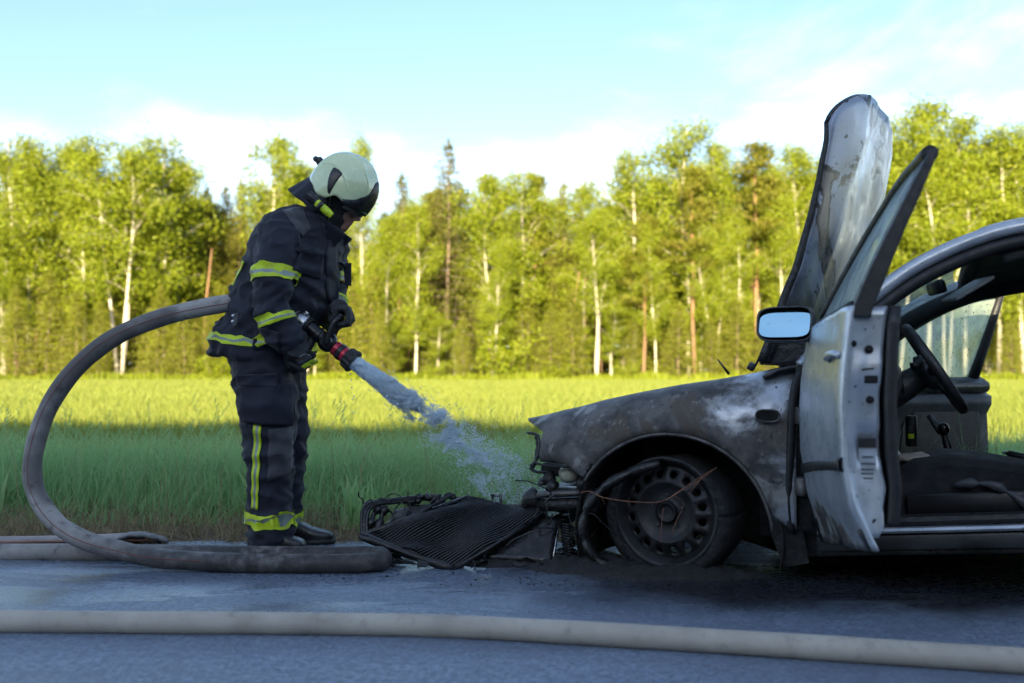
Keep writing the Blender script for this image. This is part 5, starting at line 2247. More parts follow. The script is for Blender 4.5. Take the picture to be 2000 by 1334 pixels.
AE = 1.03
door = MB()
rows = []
zs = [.165, .19, .22, .28, .34, .42, .50, .58, .66, .74, .82, .88, .915, .93]
for i in range(27):
    a = AE * i / 26
    row = []
    for z in zs:
        a_ = a
        f = 1 - i / 26
        lead = .12 * f * max(0, (z - .70) / .23) ** 2        # the front edge runs back towards the mirror
        a_ = a + lead
        if i == 0 or i == 26:
            e_ = -.012
        elif i in (1, 25):
            e_ = -.003
        else:
            e_ = 0
        rear = .05 * (i / 26) ** 3 * max(0, (.5 - z) / .3)      # lower rear corner sweeps back
        row.append(D(a_ + rear * .4, nout(z) + e_ + .003 * noise.noise(Vector((a * 5, z * 5, 1))), z))
    rows.append(row)
dsk = door.grid(rows).build('front_door', 'door_paint', car, solid=.008, off=-1)
# rubbing strip
rs = MB()
rows = []
for i in range(15):
    a = .015 + (AE - .02) * i / 14
    z0 = .405 + .075 * a
    rows.append([D(a, nout(z0) + .001, z0), D(a, nout(z0) + .014, z0 + .007), D(a, nout(z0) + .014, z0 + .036), D(a, nout(z0 + .04) + .001, z0 + .043)])
rs.grid(rows)
rs.build('rubbing_strip', 'black_plastic', dsk, solid=.003, off=0)
# blackened lower skirt
sk = MB()
rows = []
for i in range(15):
    a = .01 + (AE - .015) * i / 14
    rows.append([D(a, nout(z) + .006 + .004 * noise.noise(Vector((a * 9, z * 9, 3))), z) for z in (.16, .19, .22, .25)])
sk.grid(rows)
sk.build('door_skirt', 'sill_grey', dsk, solid=.004, off=0)
# rear edge of the door: bare silver shut face with steps, holes, latch and stickers
jf = MB()
rows = []
JT = .095
zj = list(np.linspace(.215, .93, 30))
for z in zj:
    n0 = nout(z)
    row = []
    for q, k in enumerate((0, .004, .014, .022, .045, .065, .085, JT)):
        step = 0.0
        if q in (2, 3):
            step = -.012
        if q >= 4:
            step = -.020
        if .52 < z < .60 and q >= 4:
            step -= .018
        if .72 < z < .80 and q >= 3:
            step += .008
        rear = .05 * max(0, (.5 - z) / .3)
        k *= float(np.interp(z, [.2, .26, .42], [.15, .55, 1]))
        row.append(D(AE - .004 + step + rear * .4, n0 - .006 - k, z))
    rows.append(row)
jf.grid(rows)
jf.build('shut_face', 'body_paint', dsk, solid=.004, off=0)
for z, k, r_ in ((.83, .022, .010), (.815, .065, .011), (.68, .078, .010)):
    MB().lathe([(.0005, .008), (r_ * .55, .009), (r_ * .6, .004), (r_, .004), (r_ * 1.1, -.01)], D(AE - .018, nout(z) - k, z), da, 16).build('plug', 'hole_black', dsk)
MB().box(D(AE - .018, nout(.74) - .075, .735), (.012, .036, .022), Matrix((da, dn, Vector((0, 0, 1)))).transposed(), .004).build('latch', 'hole_black', dsk)
MB().box(D(AE - .016, nout(.72) - .05, .76), (.006, .07, .006), Matrix((da, dn, Vector((0, 0, 1)))).transposed() @ rotm(-6), .002).build('latch_slot', 'hole_black', dsk)
st = MB().box(D(AE - .0225, nout(.5) - .066, .475), (.004, .044, .14), Matrix((da, dn, Vector((0, 0, 1)))).transposed(), 0).build('sticker', 'sticker', dsk, smooth=False)
MB().box(D(AE - .0205, nout(.5) - .066, .565), (.004, .044, .026), Matrix((da, dn, Vector((0, 0, 1)))).transposed(), 0).build('warning_label', 'black_plastic', dsk, smooth=False)
for q in range(7):
    MB().box(D(AE - .0190, nout(.5) - .066 - random.uniform(-.003, .003), .42 + q * .018), (.002, random.uniform(.026, .038), .004), Matrix((da, dn, Vector((0, 0, 1)))).transposed(), 0).build('print_line', 'trim_grey', st, smooth=False)
# inner lining
ln_ = MB()
rows = []
for i in range(13):
    a = .06 + (AE - .07) * i / 12
    rows.append([D(a, nout(max(z, .42)) - JT - .022 - .012 * math.sin(math.pi * (z - .26) / .68), z) for z in (.265, .28, .34, .42, .54, .58, .64, .70, .80, .88, .93)])
ln_.grid(rows)
ln_.build('door_lining', 'black_plastic', dsk, solid=.03, off=0)
# window frame (seen almost end on) and pane
fr_pts = [(.10, .90), (.20, 1.0), (.36, 1.14), (.54, 1.26), (.72, 1.325), (.88, 1.335), (1.0, 1.34)]
fpath = [D(a, nout(z) - .03, z) for a, z in fr_pts]
fpath = [Vector(p) for p in smooth_path([tuple(p) for p in fpath], 5)]
MB().tube(fpath, .022, 8).build('window_frame', 'seal_rubber', dsk)
bpath = [D(1.0, nout(z) - .034, z) for z in (1.345, 1.29, 1.2, 1.1, 1.0, .92, .90)]
mbp = MB()
for k, w_ in ((0, 1),):
    ring_l = []
    for i, p in enumerate([Vector(q) for q in smooth_path([tuple(b_) for b_ in bpath], 4)]):
        u = min(1, i / 16)
        wid = .010 + .015 * u
        ring_l.append([p + da * .03 + dn * wid, p + da * .034 - dn * wid, p - da * .03 - dn * wid * 1.4, p - da * .03 + dn * wid])
    mbp.loft(ring_l)
mbp.build('window_frame', 'seal_rubber', dsk, smooth=False, bev=.006)
rows = []
for i in range(9):
    a = .16 + (.99 - .16) * i / 8
    zt = float(np.interp(a, [p[0] for p in fr_pts], [p[1] for p in fr_pts]))
    rows.append([D(a, nout(.90 + (zt - .90) * s) - .022, .90 + (zt - .90) * s) for s in (0, .25, .5, .75, 1)])
MB().grid(rows).build('window_pane', 'wet_glass', dsk)
MB().tube([D(.12, nout(.93) - .012, .935), D(.99, nout(.93) - .012, .935)], .013, 8).build('belt_seal', 'seal_rubber', dsk)
# outer door handle
hp_ = [D(.80, nout(.80) + .004, .795), D(.83, nout(.80) + .020, .80), D(.90, nout(.80) + .023, .805), D(.965, nout(.80) + .019, .805), D(.99, nout(.80) + .004, .80)]
MB().tube(smooth_path([tuple(p) for p in hp_], 4), .0105, 8).build('door_handle', 'body_paint', dsk)
# door mirror
mc = D(.20, nout(.95) + .100, .945)
mo = cs(1548, 632, mc.y)
hz = MB()
vd = (CO + _ex * mc.x + _ey * mc.y) - Vector((0, 0, 0))
fwd = (da * .86 + dn * .30 + Vector((0, 0, .10))).normalized()    # where the glass looks
upv = Vector((0, 0, 1))
rt = fwd.cross(upv).normalized()
upv = rt.cross(fwd)
mm = Matrix((rt, upv, fwd)).transposed()
mrings = []
for dep, k in ((.014, .93), (.016, 1.0), (0, 1.02), (-.03, 1.0), (-.06, .88), (-.082, .62), (-.09, .25)):
    rg_ = []
    for j in range(32):
        a = 2 * math.pi * j / 32
        x_ = .098 * math.copysign(abs(math.cos(a)) ** .45, math.cos(a)) * k
        y_ = .062 * math.copysign(abs(math.sin(a)) ** .45, math.sin(a)) * k * (1 - .06 * math.copysign(1, math.cos(a)) * abs(math.cos(a)))
        rg_.append(mc + mm @ Vector((x_, y_, dep)))
    mrings.append(rg_)
hz.loft(mrings, cap=False)
hz.f.append(tuple(6 * 32 + j for j in range(32)))
mh = hz.build('mirror_housing', 'trim_grey', dsk)
gf = (da * .80 + dn * .26 + Vector((0, 0, .36))).normalized()
gr_ = gf.cross(Vector((0, 0, 1))).normalized()
mg = Matrix((gr_, gr_.cross(gf), gf)).transposed()
gl_ = [mc + fwd * .008 + mg @ Vector((.088 * math.copysign(abs(math.cos(a)) ** .45, math.cos(a)), .052 * math.copysign(abs(math.sin(a)) ** .45, math.sin(a)), .0)) for a in (2 * math.pi * j / 32 for j in range(32))]
MB().prism(gl_, mg @ Vector((0, 0, .003))).build('mirror_glass', 'mirror_glass', dsk, smooth=False)
MB().tube([mc - fwd * .04 - rt * 0, D(.17, nout(.93), .925), D(.16, nout(.93) - .03, .92)], [.035, .03, .03], 8).build('mirror_foot', 'black_plastic', dsk)

# ---- sill, floor
def sx_z(x, z):
    """heights along the flank follow the nose-down stance"""
    return z + .085 * (x - .744)


for y, z0, hgt, wdt, m, nm in ((.03, .235, .03, .05, 'seal_rubber', 'sill_seal'), (.005, .206, .018, .06, 'body_paint', 'sill_step'), (.0, .165, .05, .07, 'sill_grey', 'sill'),
                               (.02, .130, .022, .06, 'sill_grey', 'sill_edge')):
    mb = MB()
    rows = []
    for x in (.56, 1.0, 1.5, 2.15):
        z = sx_z(x, z0)
        rows.append([(x, y, z - hgt / 2), (x, y - .006, z), (x, y, z + hgt / 2), (x, y + wdt, z + hgt / 2 + .004), (x, y + wdt, z - hgt / 2)])
    mb.loft(rows)
    mb.build(nm, m, car, auto=30)
flr = MB()
rows = []
for x in (.45, 1.0, 1.6, 2.3, 3.2):
    z = sx_z(x, .17)
    rows.append([(x, .06, z - .06), (x, .06, z + .02), (x, .85, z + .03), (x, 1.64, z - .05), (x, 1.64, z - .12)])
flr.loft(rows)
flr.build('floor_pan', 'soot', car, smooth=False)
MB().box((1.5, 1.66, .20), (2.0, .06, .12), rotm(0, -4.5, 0), .01).build('sill', 'dark_paint', car)

# ---- dashboard, wheel, seat, console
db = MB()
rows = []
for y, dz_ in ((.14, -.02), (.30, .02), (.42, .05), (.56, .02), (.8, .0), (1.1, -.02), (1.5, -.05)):
    r = -ROLL * y
    rows.append([(.50, y, .52 + r), (.56, y, .80 + r), (.66, y, .835 + dz_ + r), (.80, y, .825 + dz_ + r), (.86, y, .77 + dz_ + r), (.84, y, .68 + r), (.78, y, .56 + r), (.62, y, .42 + r)])
db.loft(rows)
db.build('dashboard', 'black_plastic', car, auto=35)
swc = cs(1825, 720, .42)
sax = Vector((.845, 0, .535)).normalized()
so_ = MB()
q = sax.to_track_quat('Z', 'Y').to_matrix()
SR = .188
so_.tube([swc + q @ Vector((SR * math.cos(2 * math.pi * j / 40), SR * math.sin(2 * math.pi * j / 40), 0)) for j in range(41)], .0195, 12, cap=False)
stw = so_.build('steering_wheel', 'black_plastic', car)
hbm = MB()
hbm.lathe([(.001, .012), (.05, .010), (.075, -.004), (.08, -.03), (.05, -.05), (.03, -.06)], swc - sax * .012, sax, 20)
hbm.build('wheel_hub', 'black_plastic', stw)
for a in (180, 0, 250, 290):
    v_ = q @ Vector((math.cos(R(a)), math.sin(R(a)), 0))
    MB().tube([swc - sax * .02 + v_ * .06, swc - sax * .012 + v_ * .12, swc + v_ * (SR - .01)], [.022, .018, .015], 8, flat=.55, up=sax).build('spoke', 'black_plastic', stw)
MB().tube([swc - sax * .05, swc - sax * .14, swc - sax * .30], [.05, .058, .065], 12).build('steering_column', 'black_plastic', car)
MB().tube(smooth_path([swc - sax * .09, cs(1800, 706, .34), cs(1785, 716, .30)], 4), [.012] * 8 + [.02], 8).build('stalk', 'black_plastic', car)
for v_ in (.25, .50):
    MB().lathe([(.04, 0), (.045, .012), (.02, .016), (.001, .016)], (.85, v_ + .1, .74), (1, 0, .2), 16).build('air_vent', 'seal_rubber', car)
# seat
se = MB()
rows = []
for y, k in ((.26, .86), (.29, .98), (.36, 1.03), (.50, .97), (.64, 1.03), (.71, .98), (.74, .86)):
    top_ = [(.80, .34), (.83, .395), (.90, .44), (1.02, .462), (1.15, .455), (1.27, .435), (1.40, .415), (1.48, .40)]
    rows.append([(x, y, .25 + (z - .25) * k) for x, z in top_] + [(1.5, y, .30), (1.45, y, .24), (.86, y, .235), (.80, y, .27)])
se.loft(rows)
seat = se.build('front_seat', 'seat_cloth', car, auto=50)
bk = MB()
rows = []
for z, x0, w_ in ((.36, 1.44, .25), (.50, 1.47, .26), (.75, 1.55, .25), (.95, 1.62, .22), (1.02, 1.65, .18)):
    rows.append(ring(Vector((x0 + .05, .50, z)), .07, w_, 0, 20, 0, .6))
bk.loft(rows)
bk.build('backrest', 'seat_cloth', seat)
MB().loft([ring(Vector((1.72, .5, 1.03)), .05, .12, 0, 16, 0, .6), ring(Vector((1.74, .5, 1.12)), .055, .13, 0, 16, 0, .6), ring(Vector((1.76, .5, 1.19)), .04, .11, 0, 16, 0, .6)]).build('headrest', 'seat_cloth', seat)
sd_ = MB()
sv = [cs(1862, 948, .235), cs(1900, 944, .235), cs(1945, 950, .235), cs(1985, 972, .235), cs(2020, 1000, .235), cs(2060, 1000, .235), cs(2060, 985, .235)]
sd_.tube(smooth_path([tuple(p) for p in sv[:5]], 4), [.006, .012, .016, .02, .022] * 3 + [.022, .022], 8).build('seat_lever', 'trim_grey', seat)
MB().box((1.18, .245, .30), (.62, .03, .09), rotm(0, -4.5, 0), .012).build('seat_side', 'black_plastic', seat)
# passenger seat beyond
se2 = MB()
rows = []
for y, k in ((.98, .86), (1.02, .98), (1.12, 1.0), (1.34, 1.0), (1.42, .86)):
    rows.append([(x + .25, y, .18 + (z - .25) * k) for x, z in [(.80, .34), (.85, .40), (.95, .43), (1.15, .43), (1.40, .41), (1.48, .40)]] + [(1.75, y, .2), (1.05, y, .18)])
se2.loft(rows)
se2.build('passenger_seat', 'seat_cloth', car, auto=50)
# console, levers, things on it
MB().loft([[(x, .76, .2), (x, .76, z), (x, .80, z + .02), (x, .92, z + .02), (x, .96, z), (x, .96, .2)] for x, z in ((.62, .60), (.78, .52), (.86, .40), (1.05, .40), (1.35, .38), (1.6, .40))]).build('centre_console', 'black_plastic', car, auto=35)
k0, k1 = cs(1858, 905, .84), cs(1843, 842, .84)
gl2 = MB().tube([k0, k0.lerp(k1, .5), k1], [.03, .016, .013], 10)
gl2.build('gear_lever', 'black_plastic', car)
MB().sphere(k1 + Vector((0, 0, .008)), (.024, .024, .03), 14, 10).build('gear_knob', 'black_metal', car)
MB().tube([cs(1815, 812, 1.05), cs(1838, 845, 1.0)], [.014, .016], 10).build('belt_buckle_stalk', 'trim_grey', car)
h0, h1 = cs(1962, 884, .88), cs(2040, 902, .84)
MB().tube([h0, h0.lerp(h1, .06), h0.lerp(h1, .1), h1], [.006, .007, .014, .017], 10).build('handbrake_lever', 'black_plastic', car)
MB().lathe([(.002, 0), (.007, .001), (.008, .012)], h0 - (h1 - h0).normalized() * .008, h1 - h0, 10).build('handbrake_button', 'steel', car)
pk = empty('drink_can', tuple(CO + _ex * cs(1780, 850, .72).x + _ey * .72) [:2] + (0,), -CA)
tag(pk, 'dark can with a yellow mark standing by the gear lever', 'can')
ct_, cb_ = cs(1777, 812, .72), cs(1782, 872, .72)
MB().lathe([(.001, 0), (.019, 0), (.023, .006), (.023, (ct_ - cb_).length - .008), (.019, (ct_ - cb_).length), (.001, (ct_ - cb_).length)], (0, 0, cb_.z), (0, 0, 1), 24).build('can_body', 'can_dark', pk, auto=40)
mk = MB()
mk.grid([[(.0236 * math.cos(a), .0236 * math.sin(a), cb_.z + z) for z in (.035, .055)] for a in (R(-125 + 10 * j) for j in range(7))])
mk.build('yellow_mark', 'torch_yellow', pk)
mk = MB()
for z in (.066, .074, .082):
    mk.grid([[(.0236 * math.cos(a), .0236 * math.sin(a), cb_.z + z + d_) for d_ in (0, .0035)] for a in (R(-125 + 10 * j) for j in range(6))])
mk.build('print', 'trim_pale', pk)
tag(pk.children[-1], kind='stuff')
rag = MB().sphere(cs(1785, 895, .5), (.075, .10, .022), 16, 8)
rg_o = rag.build('rag', 'cloth_pale', None)
displace(rg_o, lambda c: .012 * noise.noise(c * 22))
rg_o.location = CO
rg_o.rotation_euler = (0, 0, -CA)
tag(rg_o, 'pale dirty cloth lying in front of the driver\'s seat', 'cloth')
# sun visor, inner mirror
sv0 = cs(1888, 566, .52)
vz = MB().box((0, 0, 0), (.16, .36, .016), None, .006)
vo = vz.build('sun_visor', 'trim_pale', car)
vo.location = sv0
vo.rotation_euler = (R(3), R(-32), R(4))
vm = MB().box((0, 0, -.010), (.07, .16, .004), None, 0).build('vanity_mirror_cover', 'trim_grey', vo, smooth=False)
rm = cs(1828, 562, .84)
MB().box(rm, (.03, .20, .06), rotm(0, -14, 12), .012).build('inner_mirror', 'black_plastic', car)
MB().box(rm + Vector((.0165, 0, -.002)), (.003, .18, .046), rotm(0, -14, 12), 0).build('inner_mirror_glass', 'mirror_glass', car, smooth=False)

# ---- far front door, open on the other side
T2 = R(40)
H2 = Vector((.5, 1.68, 0))
fa_, fn_ = Vector((math.cos(T2), math.sin(T2), 0)), Vector((-math.sin(T2), math.cos(T2), 0))


def FD(a, z, n=0.0):
    return H2 + fa_ * a + fn_ * n + Vector((0, 0, z))


far = MB()
rows = []
for i in range(13):
    a = 1.05 * i / 12
    rows.append([FD(a, z, n_) for z, n_ in ((.18, .0), (.24, .04), (.42, .06), (.60, .06), (.74, .03))])
fdo = far.grid(rows).build('front_door', 'body_paint', car, solid=.006, off=0)
pan = MB()
rows = []
for i in range(17):
    a = .03 + 1.01 * i / 16
    rows.append([FD(a, z, n_) for z, n_ in ((.20, -.01), (.26, -.045), (.32, -.055), (.44, -.055), (.55, -.05), (.60, -.085), (.645, -.085), (.66, -.05), (.735, -.045), (.75, -.01))])
pan.grid(rows)
pan.build('door_lining', 'trim_grey', fdo, solid=.006, off=0)
pk_ = MB()
out_ = [(.42, .30), (.94, .30), (.985, .34), (.985, .54), (.95, .585), (.55, .575), (.45, .50)]
pk_.prism([FD(a, z, -.062) for a, z in out_], fn_ * .012)
pk_.build('lining_insert', 'black_plastic', fdo, smooth=False, bev=.01)
MB().tube([FD(.05, .700, -.055), FD(1.03, .700, -.055)], .034, 10).build('lining_top', 'black_plastic', fdo)
fr2 = [(.12, .74), (.30, .88), (.52, 1.03), (.72, 1.13), (.90, 1.19), (1.06, 1.215)]


def fln(z):
    return -.30 * max(0, z - .74)


fp2 = [Vector(p) for p in smooth_path([tuple(FD(a, z, fln(z))) for a, z in fr2], 5)]
MB().tube(fp2, .021, 8).build('window_frame', 'seal_rubber', fdo)
MB().tube([FD(1.06, 1.22, fln(1.22)), FD(1.04, 1.05, fln(1.05)), FD(1.01, .86, fln(.86)), FD(.985, .73, 0)], [.02, .026, .031, .034], 8).build('window_frame', 'seal_rubber', fdo)
rows = []
for i in range(9):
    a = .14 + (1.04 - .14) * i / 8
    zt = float(np.interp(a, [p[0] for p in fr2], [p[1] for p in fr2]))
    rows.append([FD(a, .735 + (zt - .735) * s, fln(.735 + (zt - .735) * s) + .004) for s in (0, .33, .66, 1)])
MB().grid(rows).build('window_pane', 'fogged_glass', fdo)

# ---- the rest of the body towards the tail (outside the picture)
for mir in (False, True):
    rows = []
    for x in np.linspace(1.56, 3.35, 14):
        u = (x - 1.56) / 1.8
        row = []
        for z, y in ((.22, .04), (.34, .0), (.55, -.015), (.80, .0), (.96, .03)):
            zz = sx_z(x, z) - .01
            dx_ = abs(x - 2.53)
            if dx_ < .36 and z < .5:
                zz = max(zz, .285 + math.sqrt(max(0, .36 ** 2 - dx_ ** 2)))
            p = Vector((x, y + .05 * max(0, u - .75), zz))
            row.append(mirror(p) if mir else p)
        rows.append(row)
    MB().grid(rows).build('rear_flank', 'body_paint', car, solid=.008, off=0)
    lowp = [Vector((x, .03, sx_z(x, .955))) for x in (1.58, 2.0, 2.5, 3.0, 3.3)]
    upp = [Vector((x, .225, sx_z(x, 1.27) - .11 * (x - 1.4))) for x in (1.6, 2.0, 2.5, 2.9, 3.1)]
    g = [[a.lerp(b_, s) for s in (0, .5, 1)] for a, b_ in zip(lowp, upp)]
    if mir:
        g = [[mirror(p) for p in r] for r in g]
    MB().grid(g).build('rear_window', 'wet_glass', car)
    pb = [Vector((1.52, .03, .28)), Vector((1.54, .0, .6)), Vector((1.56, .03, .98)), Vector((1.60, .20, 1.30))]
    MB().tube(smooth_path([tuple(mirror(p) if mir else p) for p in pb], 5), .045, 8).build('door_pillar', 'black_plastic', car)
tg = []
for z, x in ((.30, 3.36), (.60, 3.42), (1.0, 3.36), (1.36, 3.12)):
    tg.append([(x, y, z + .085 * 1.4 * .3 - ROLL * y) for y in (.08, .5, .85, 1.2, 1.6)])
MB().grid(tg).build('tailgate', 'body_paint', car, solid=.02)
MB().box((2.45, .85, .52), (1.7, 1.30, .5), None, .02).build('luggage_space', 'soot', car)

# ---- small things left on the scuttle
MB().tube([cs(1424, 731, .5), cs(1402, 702, .5)], [.007, .003], 6).build('antenna_stub', 'black_plastic', car)
MB().box(cs(1468, 716, .30), (.03, .03, .03), rotm(20, 30, 0), .006).build('washer_jet', 'trim_grey', car)
MB().tube(smooth_path([cs(1474, 716, .3), cs(1482, 704, .28), cs(1490, 712, .26)], 4), .005, 6).build('cable_loop', 'black_plastic', car)

# ---- burnt wire hung over the wheel
wr = MB()


def strand(pts_, r_=.0022):
    wr.tube(smooth_path([tuple(loc(at(px, py, Y))) for px, py, Y in pts_], 6), r_, 5)


strand([(1134, 962, 3.80), (1152, 960, 3.76), (1180, 972, 3.72), (1235, 980, 3.68), (1290, 980, 3.66), (1325, 962, 3.66), (1355, 945, 3.66), (1400, 913, 3.66)])
strand([(1300, 978, 3.67), (1340, 950, 3.66), (1378, 925, 3.66), (1396, 916, 3.65)], .0017)
strand([(1318, 968, 3.66), (1335, 985, 3.66), (1325, 1010, 3.66), (1316, 1030, 3.66), (1314, 1046, 3.66)], .0015)
strand([(1296, 992, 3.67), (1293, 1015, 3.67), (1291, 1042, 3.66), (1292, 1062, 3.66)], .0015)
strand([(1345, 965, 3.66), (1362, 945, 3.66), (1372, 930, 3.66)], .0013)
strand([(1176, 974, 3.73), (1182, 985, 3.73), (1181, 983, 3.73)], .0014)
wo = wr.build('burnt_wire', 'copper_wire')
wo.location = CO
wo.rotation_euler = (0, 0, -CA)
tag(wo, 'thin rusty burnt wire strung across the front wheel', 'wire')

# ================================================================== WRECKAGE IN FRONT OF THE CAR
def bil(c4, u, v_):
    a, b_, c_, d_ = c4
    return (a.lerp(b_, u)).lerp(d_.lerp(c_, u), v_)


def panel(c4, nbar, name, parent, th, warp=0.0):
    """heat exchanger: rows of flat tubes with fins between two header rails; c4 = left, bottom, right, top corner"""
    nrm = (c4[1] - c4[0]).cross(c4[3] - c4[0]).normalized()
    if nrm.z < 0:
        nrm = -nrm
    mb = MB()
    for i in range(nbar):
        u0, u1 = (i + .12) / nbar, (i + .62) / nbar
        rows_ = []
        for k in range(13):
            v_ = k / 12
            wv = nrm * (warp * noise.noise(Vector((v_ * 3, i * .09, 2))) + .0016 * noise.noise(Vector((v_ * 14, i * .8, 5))))
            p, q_ = bil(c4, u0, v_) + wv, bil(c4, u1, v_) + wv
            rows_.append([p, p + nrm * .010, q_ + nrm * .010, q_])
        mb.loft(rows_)
    o = mb.build('cooling_tubes', 'soot_metal', parent, auto=30)
    tag(o, kind='stuff')
    rows_ = [[bil(c4, u / 10, k / 10) + nrm * (warp * noise.noise(Vector((k / 10 * 3, u / 10 * nbar * .09, 2)))) for u in range(11)] for k in range(11)]
    MB().grid(rows_).build('core', 'soot_metal', parent, solid=th, off=-1)
    return nrm


rad = empty('radiator', at(890, 1100, 4.0).xy.to_3d())
tag(rad, 'burnt black radiator slab lying tilted in front of the wreck', 'radiator')
ro_ = rad.location.copy()


def ra(px, py, Y):
    return at(px, py, Y) - ro_


cA = [ra(709, 1046, 3.98), ra(886, 1112, 3.845), ra(1067, 1003, 4.06), ra(912, 972, 4.22)]
nA = panel(cA, 30, 'core', rad, .022, .034)
MB().tube(smooth_path([cA[0] + Vector((-.01, 0, 0)), cA[0].lerp(cA[1], .5) + Vector((0, 0, -.006)), cA[1]], 4), [.018, .02, .017] * 3, 8).build('end_tank', 'soot_metal', rad)
MB().tube(smooth_path([cA[3], cA[3].lerp(cA[2], .35) + Vector((0, 0, -.02)), cA[2]], 4), [.015, .013, .012] * 3, 8).build('end_tank', 'soot_metal', rad)
MB().tube([cA[1], cA[2]], [.010, .009], 6).build('side_rail', 'soot_metal', rad)
MB().tube([cA[0], cA[3]], [.013, .012], 6).build('side_rail', 'soot_metal', rad)

con = empty('condenser', at(1040, 1100, 4.0).xy.to_3d())
tag(con, 'second burnt cooler panel with a pale edge under the radiator by the wheel', 'cooler')
co_ = con.location.copy()
cB = [at(948, 1094, 3.95) - co_, at(1078, 1102, 3.92) - co_, at(1092, 1014, 4.06) - co_, at(985, 1010, 4.12) - co_]
cB = [cB[0], cB[1], cB[2], cB[3]]
panel([cB[0], cB[3], cB[2], cB[1]], 26, 'core', con, .018, .006)
MB().tube([cB[1], cB[2]], [.007, .007], 6).build('side_rail', 'steel', con)
MB().tube([cB[0], cB[1]], [.005, .006], 6).build('lower_rail', 'scorched_steel', con)
hs = MB()
for k in range(13):
    a0 = at(1094 + k * .5, 1022 + k * 5.2, 4.05 - k * .006) - co_
    hs.tube([a0, a0 + Vector((.03, -.005, -.006)), a0 + Vector((.055, 0, -.012 + .006 * math.sin(k)))], [.005, .006, .004], 5)
hs.build('burnt_fins', 'soot_metal', con)
tag(con.children[-1], kind='stuff')

shr = empty('fan_shroud', at(770, 1060, 4.25).xy.to_3d())
tag(shr, 'melted black fan shroud with looped edge at the left of the radiator', 'fan shroud')
so2 = shr.location.copy()


def sh(px, py, Y):
    return at(px, py, Y) - so2


for k, dd_ in enumerate((0, 5, 10)):
    MB().tube(smooth_path([sh(708 + dd_, 1052 - dd_ * .3, 4.14), sh(706 + dd_, 1018, 4.16), sh(712 + dd_, 990 + dd_ * .5, 4.18), sh(732 + dd_ * .5, 980 + dd_ * .5, 4.2), sh(772, 975 + dd_ * .6, 4.24), sh(820, 970 + dd_ * .5, 4.27), sh(862, 968 + dd_ * .4, 4.28)], 5),
              .0085, 7).build('rim', 'soot_metal', shr)
MB().tube(smooth_path([sh(722, 1048, 4.16), sh(724, 1020, 4.18), sh(735, 998, 4.2), sh(752, 992, 4.21), sh(745, 1010, 4.19), sh(738, 1035, 4.17)], 5), [.016, .012, .010, .014, .02, .022] * 4 + [.02, .02], 7).build('torn_rim', 'soot_metal', shr)
for k in range(16):
    px_ = 790 + k * 8 + random.uniform(-3, 3)
    o = MB().sphere(sh(px_, 974 + 5 * math.sin(k) - max(0, 6 - k) * -.8, 4.26), (.016, .02, .012 + .006 * random.random()), 9, 7).build('char_lump', 'soot_metal', shr)
    displace(o, lambda c: .012 * noise.noise(c * 60))
web = MB()
web.prism([sh(745, 1045, 4.17), sh(768, 1000, 4.22), sh(800, 990, 4.24), sh(862, 985, 4.26), sh(840, 1015, 4.2), sh(770, 1052, 4.14)], (0, .012, .004))
web.build('web', 'soot_metal', shr, smooth=False)
MB().tube([sh(760, 1034, 4.05), sh(884, 966, 4.18)], [.010, .012], 4, flat=.6).build('stay_bar', 'black_plastic', shr)
MB().tube([sh(772, 1036, 4.06), sh(862, 990, 4.18), sh(908, 976, 4.22)], [.008, .009, .008], 5).build('stay_bar', 'soot_metal', shr)

brk = empty('bumper_bracket', at(975, 1000, 4.35).xy.to_3d())
tag(brk, 'small upright metal bracket between the radiator and the wreck', 'bracket')
bo_ = brk.location.copy()
MB().tube([at(962, 1000, 4.33) - bo_, at(962, 968, 4.33) - bo_], .006, 6).build('bolt', 'soot_metal', brk)
MB().lathe([(.001, .006), (.010, .006), (.010, 0), (.004, 0)], at(962, 968, 4.33) - bo_, (0, 0, 1), 8).build('bolt_head', 'soot_metal', brk)
MB().tube([at(963, 969, 4.33) - bo_, at(978, 968, 4.33) - bo_, at(979, 990, 4.33) - bo_, at(1030, 990, 4.34) - bo_], [.006, .008, .012, .012], 4).build('strap', 'scorched_steel', brk)
MB().tube([at(966, 985, 4.33) - bo_, at(966, 1050, 4.33) - bo_], [.007, .007], 5).build('leg', 'soot_metal', brk)

# ash, crumbs and burnt rubber under the nose
V = []
ash = MB()
for (cx_, cy_, rx_, ry_, hh_) in ((.62, 3.74, .36, .10, .04), (.30, 3.9, .25, .16, .05), (.05, 4.05, .35, .18, .035)):
    rows = []
    for i in range(25):
        row = []
        for j in range(15):
            u, w = i / 12 - 1, j / 7 - 1
            k = max(0, 1 - u * u - w * w)
            n_ = .5 + .8 * abs(noise.noise(Vector((cx_ + u * rx_ * 14, cy_ + w * ry_ * 14, 1)))) + .7 * noise.noise(Vector((u * rx_ * 45, w * ry_ * 45, 4)))
            row.append((cx_ + u * rx_, cy_ + w * ry_, .009 + hh_ * max(0, k) ** .6 * max(.1, n_) - (.004 if k <= 0 else 0)))
        rows.append(row)
    ash.grid(rows)
ao = ash.build('ash', 'soot')
tag(ao, 'black ash and melted rubber heaped under the nose of the wreck', 'ash', kind='stuff')
cr_ = MB()
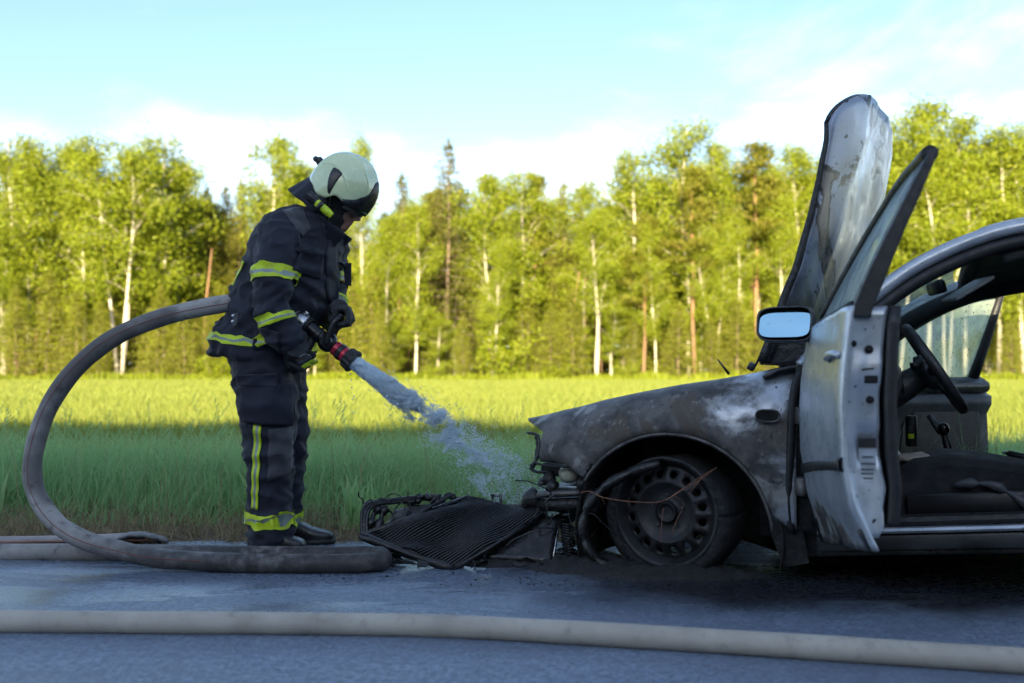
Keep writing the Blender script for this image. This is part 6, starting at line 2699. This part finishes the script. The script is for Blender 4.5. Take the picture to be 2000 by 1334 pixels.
for i in range(260):
    px_ = random.gauss(1080, 200)
    Y = random.uniform(3.55, 4.25)
    s_ = random.uniform(.0015, .006)
    p = gp(px_, Y, .008 + s_ * .5)
    m_ = rotm(random.uniform(0, 90), random.uniform(0, 90), random.uniform(0, 90))
    cr_.box(p, (s_ * random.uniform(.6, 2), s_, s_ * random.uniform(.5, 1.2)), m_)
cr_.build('crumbs', 'charred', smooth=False)
tag(bpy.data.objects['crumbs'], 'burnt crumbs scattered on the wet road by the wreck', 'debris', kind='stuff')

# scraps of melted trim and torn wiring round the radiator and the nose
fl_ = MB()
for i in range(46):
    px_ = random.uniform(700, 1135)
    Y = random.uniform(3.82, 4.12)
    p = gp(px_, Y, .012)
    k = random.randint(5, 8)
    r_ = random.uniform(.012, .05)
    a0 = random.uniform(0, 6.28)
    out = [p + Vector((r_ * random.uniform(.5, 1.2) * math.cos(a0 + 6.283 * j / k), r_ * random.uniform(.4, .9) * math.sin(a0 + 6.283 * j / k), random.uniform(0, .03))) for j in range(k)]
    fl_.prism(out, (0, 0, .004))
fo2 = fl_.build('char_flakes', 'charred', smooth=False)
tag(fo2, 'black melted scraps lying under and round the fallen radiator', 'debris', kind='stuff')
wt = MB()
for i in range(26):
    if i < 16:
        x0, y0, Yc = random.uniform(1035, 1150), random.uniform(935, 1075), random.uniform(3.86, 4.02)
    else:
        x0, y0, Yc = random.uniform(705, 880), random.uniform(975, 1030), random.uniform(4.12, 4.26)
    pts_ = [at(x0, y0, Yc)]
    d = Vector((random.gauss(0, 1), random.gauss(0, .4), random.gauss(0, .8))).normalized()
    for k in range(5):
        d = (d + Vector((random.gauss(0, .7), random.gauss(0, .4), random.gauss(0, .7) - .1))).normalized()
        q = pts_[-1] + d * random.uniform(.02, .05)
        q.z = max(q.z, .015)
        pts_.append(q)
    wt.tube(smooth_path([tuple(q) for q in pts_], 4), random.uniform(.0015, .004), 5)
wo2 = wt.build('torn_wiring', 'charred')
tag(wo2, 'tangle of torn burnt wires hanging about the nose of the wreck', 'wiring', kind='stuff')
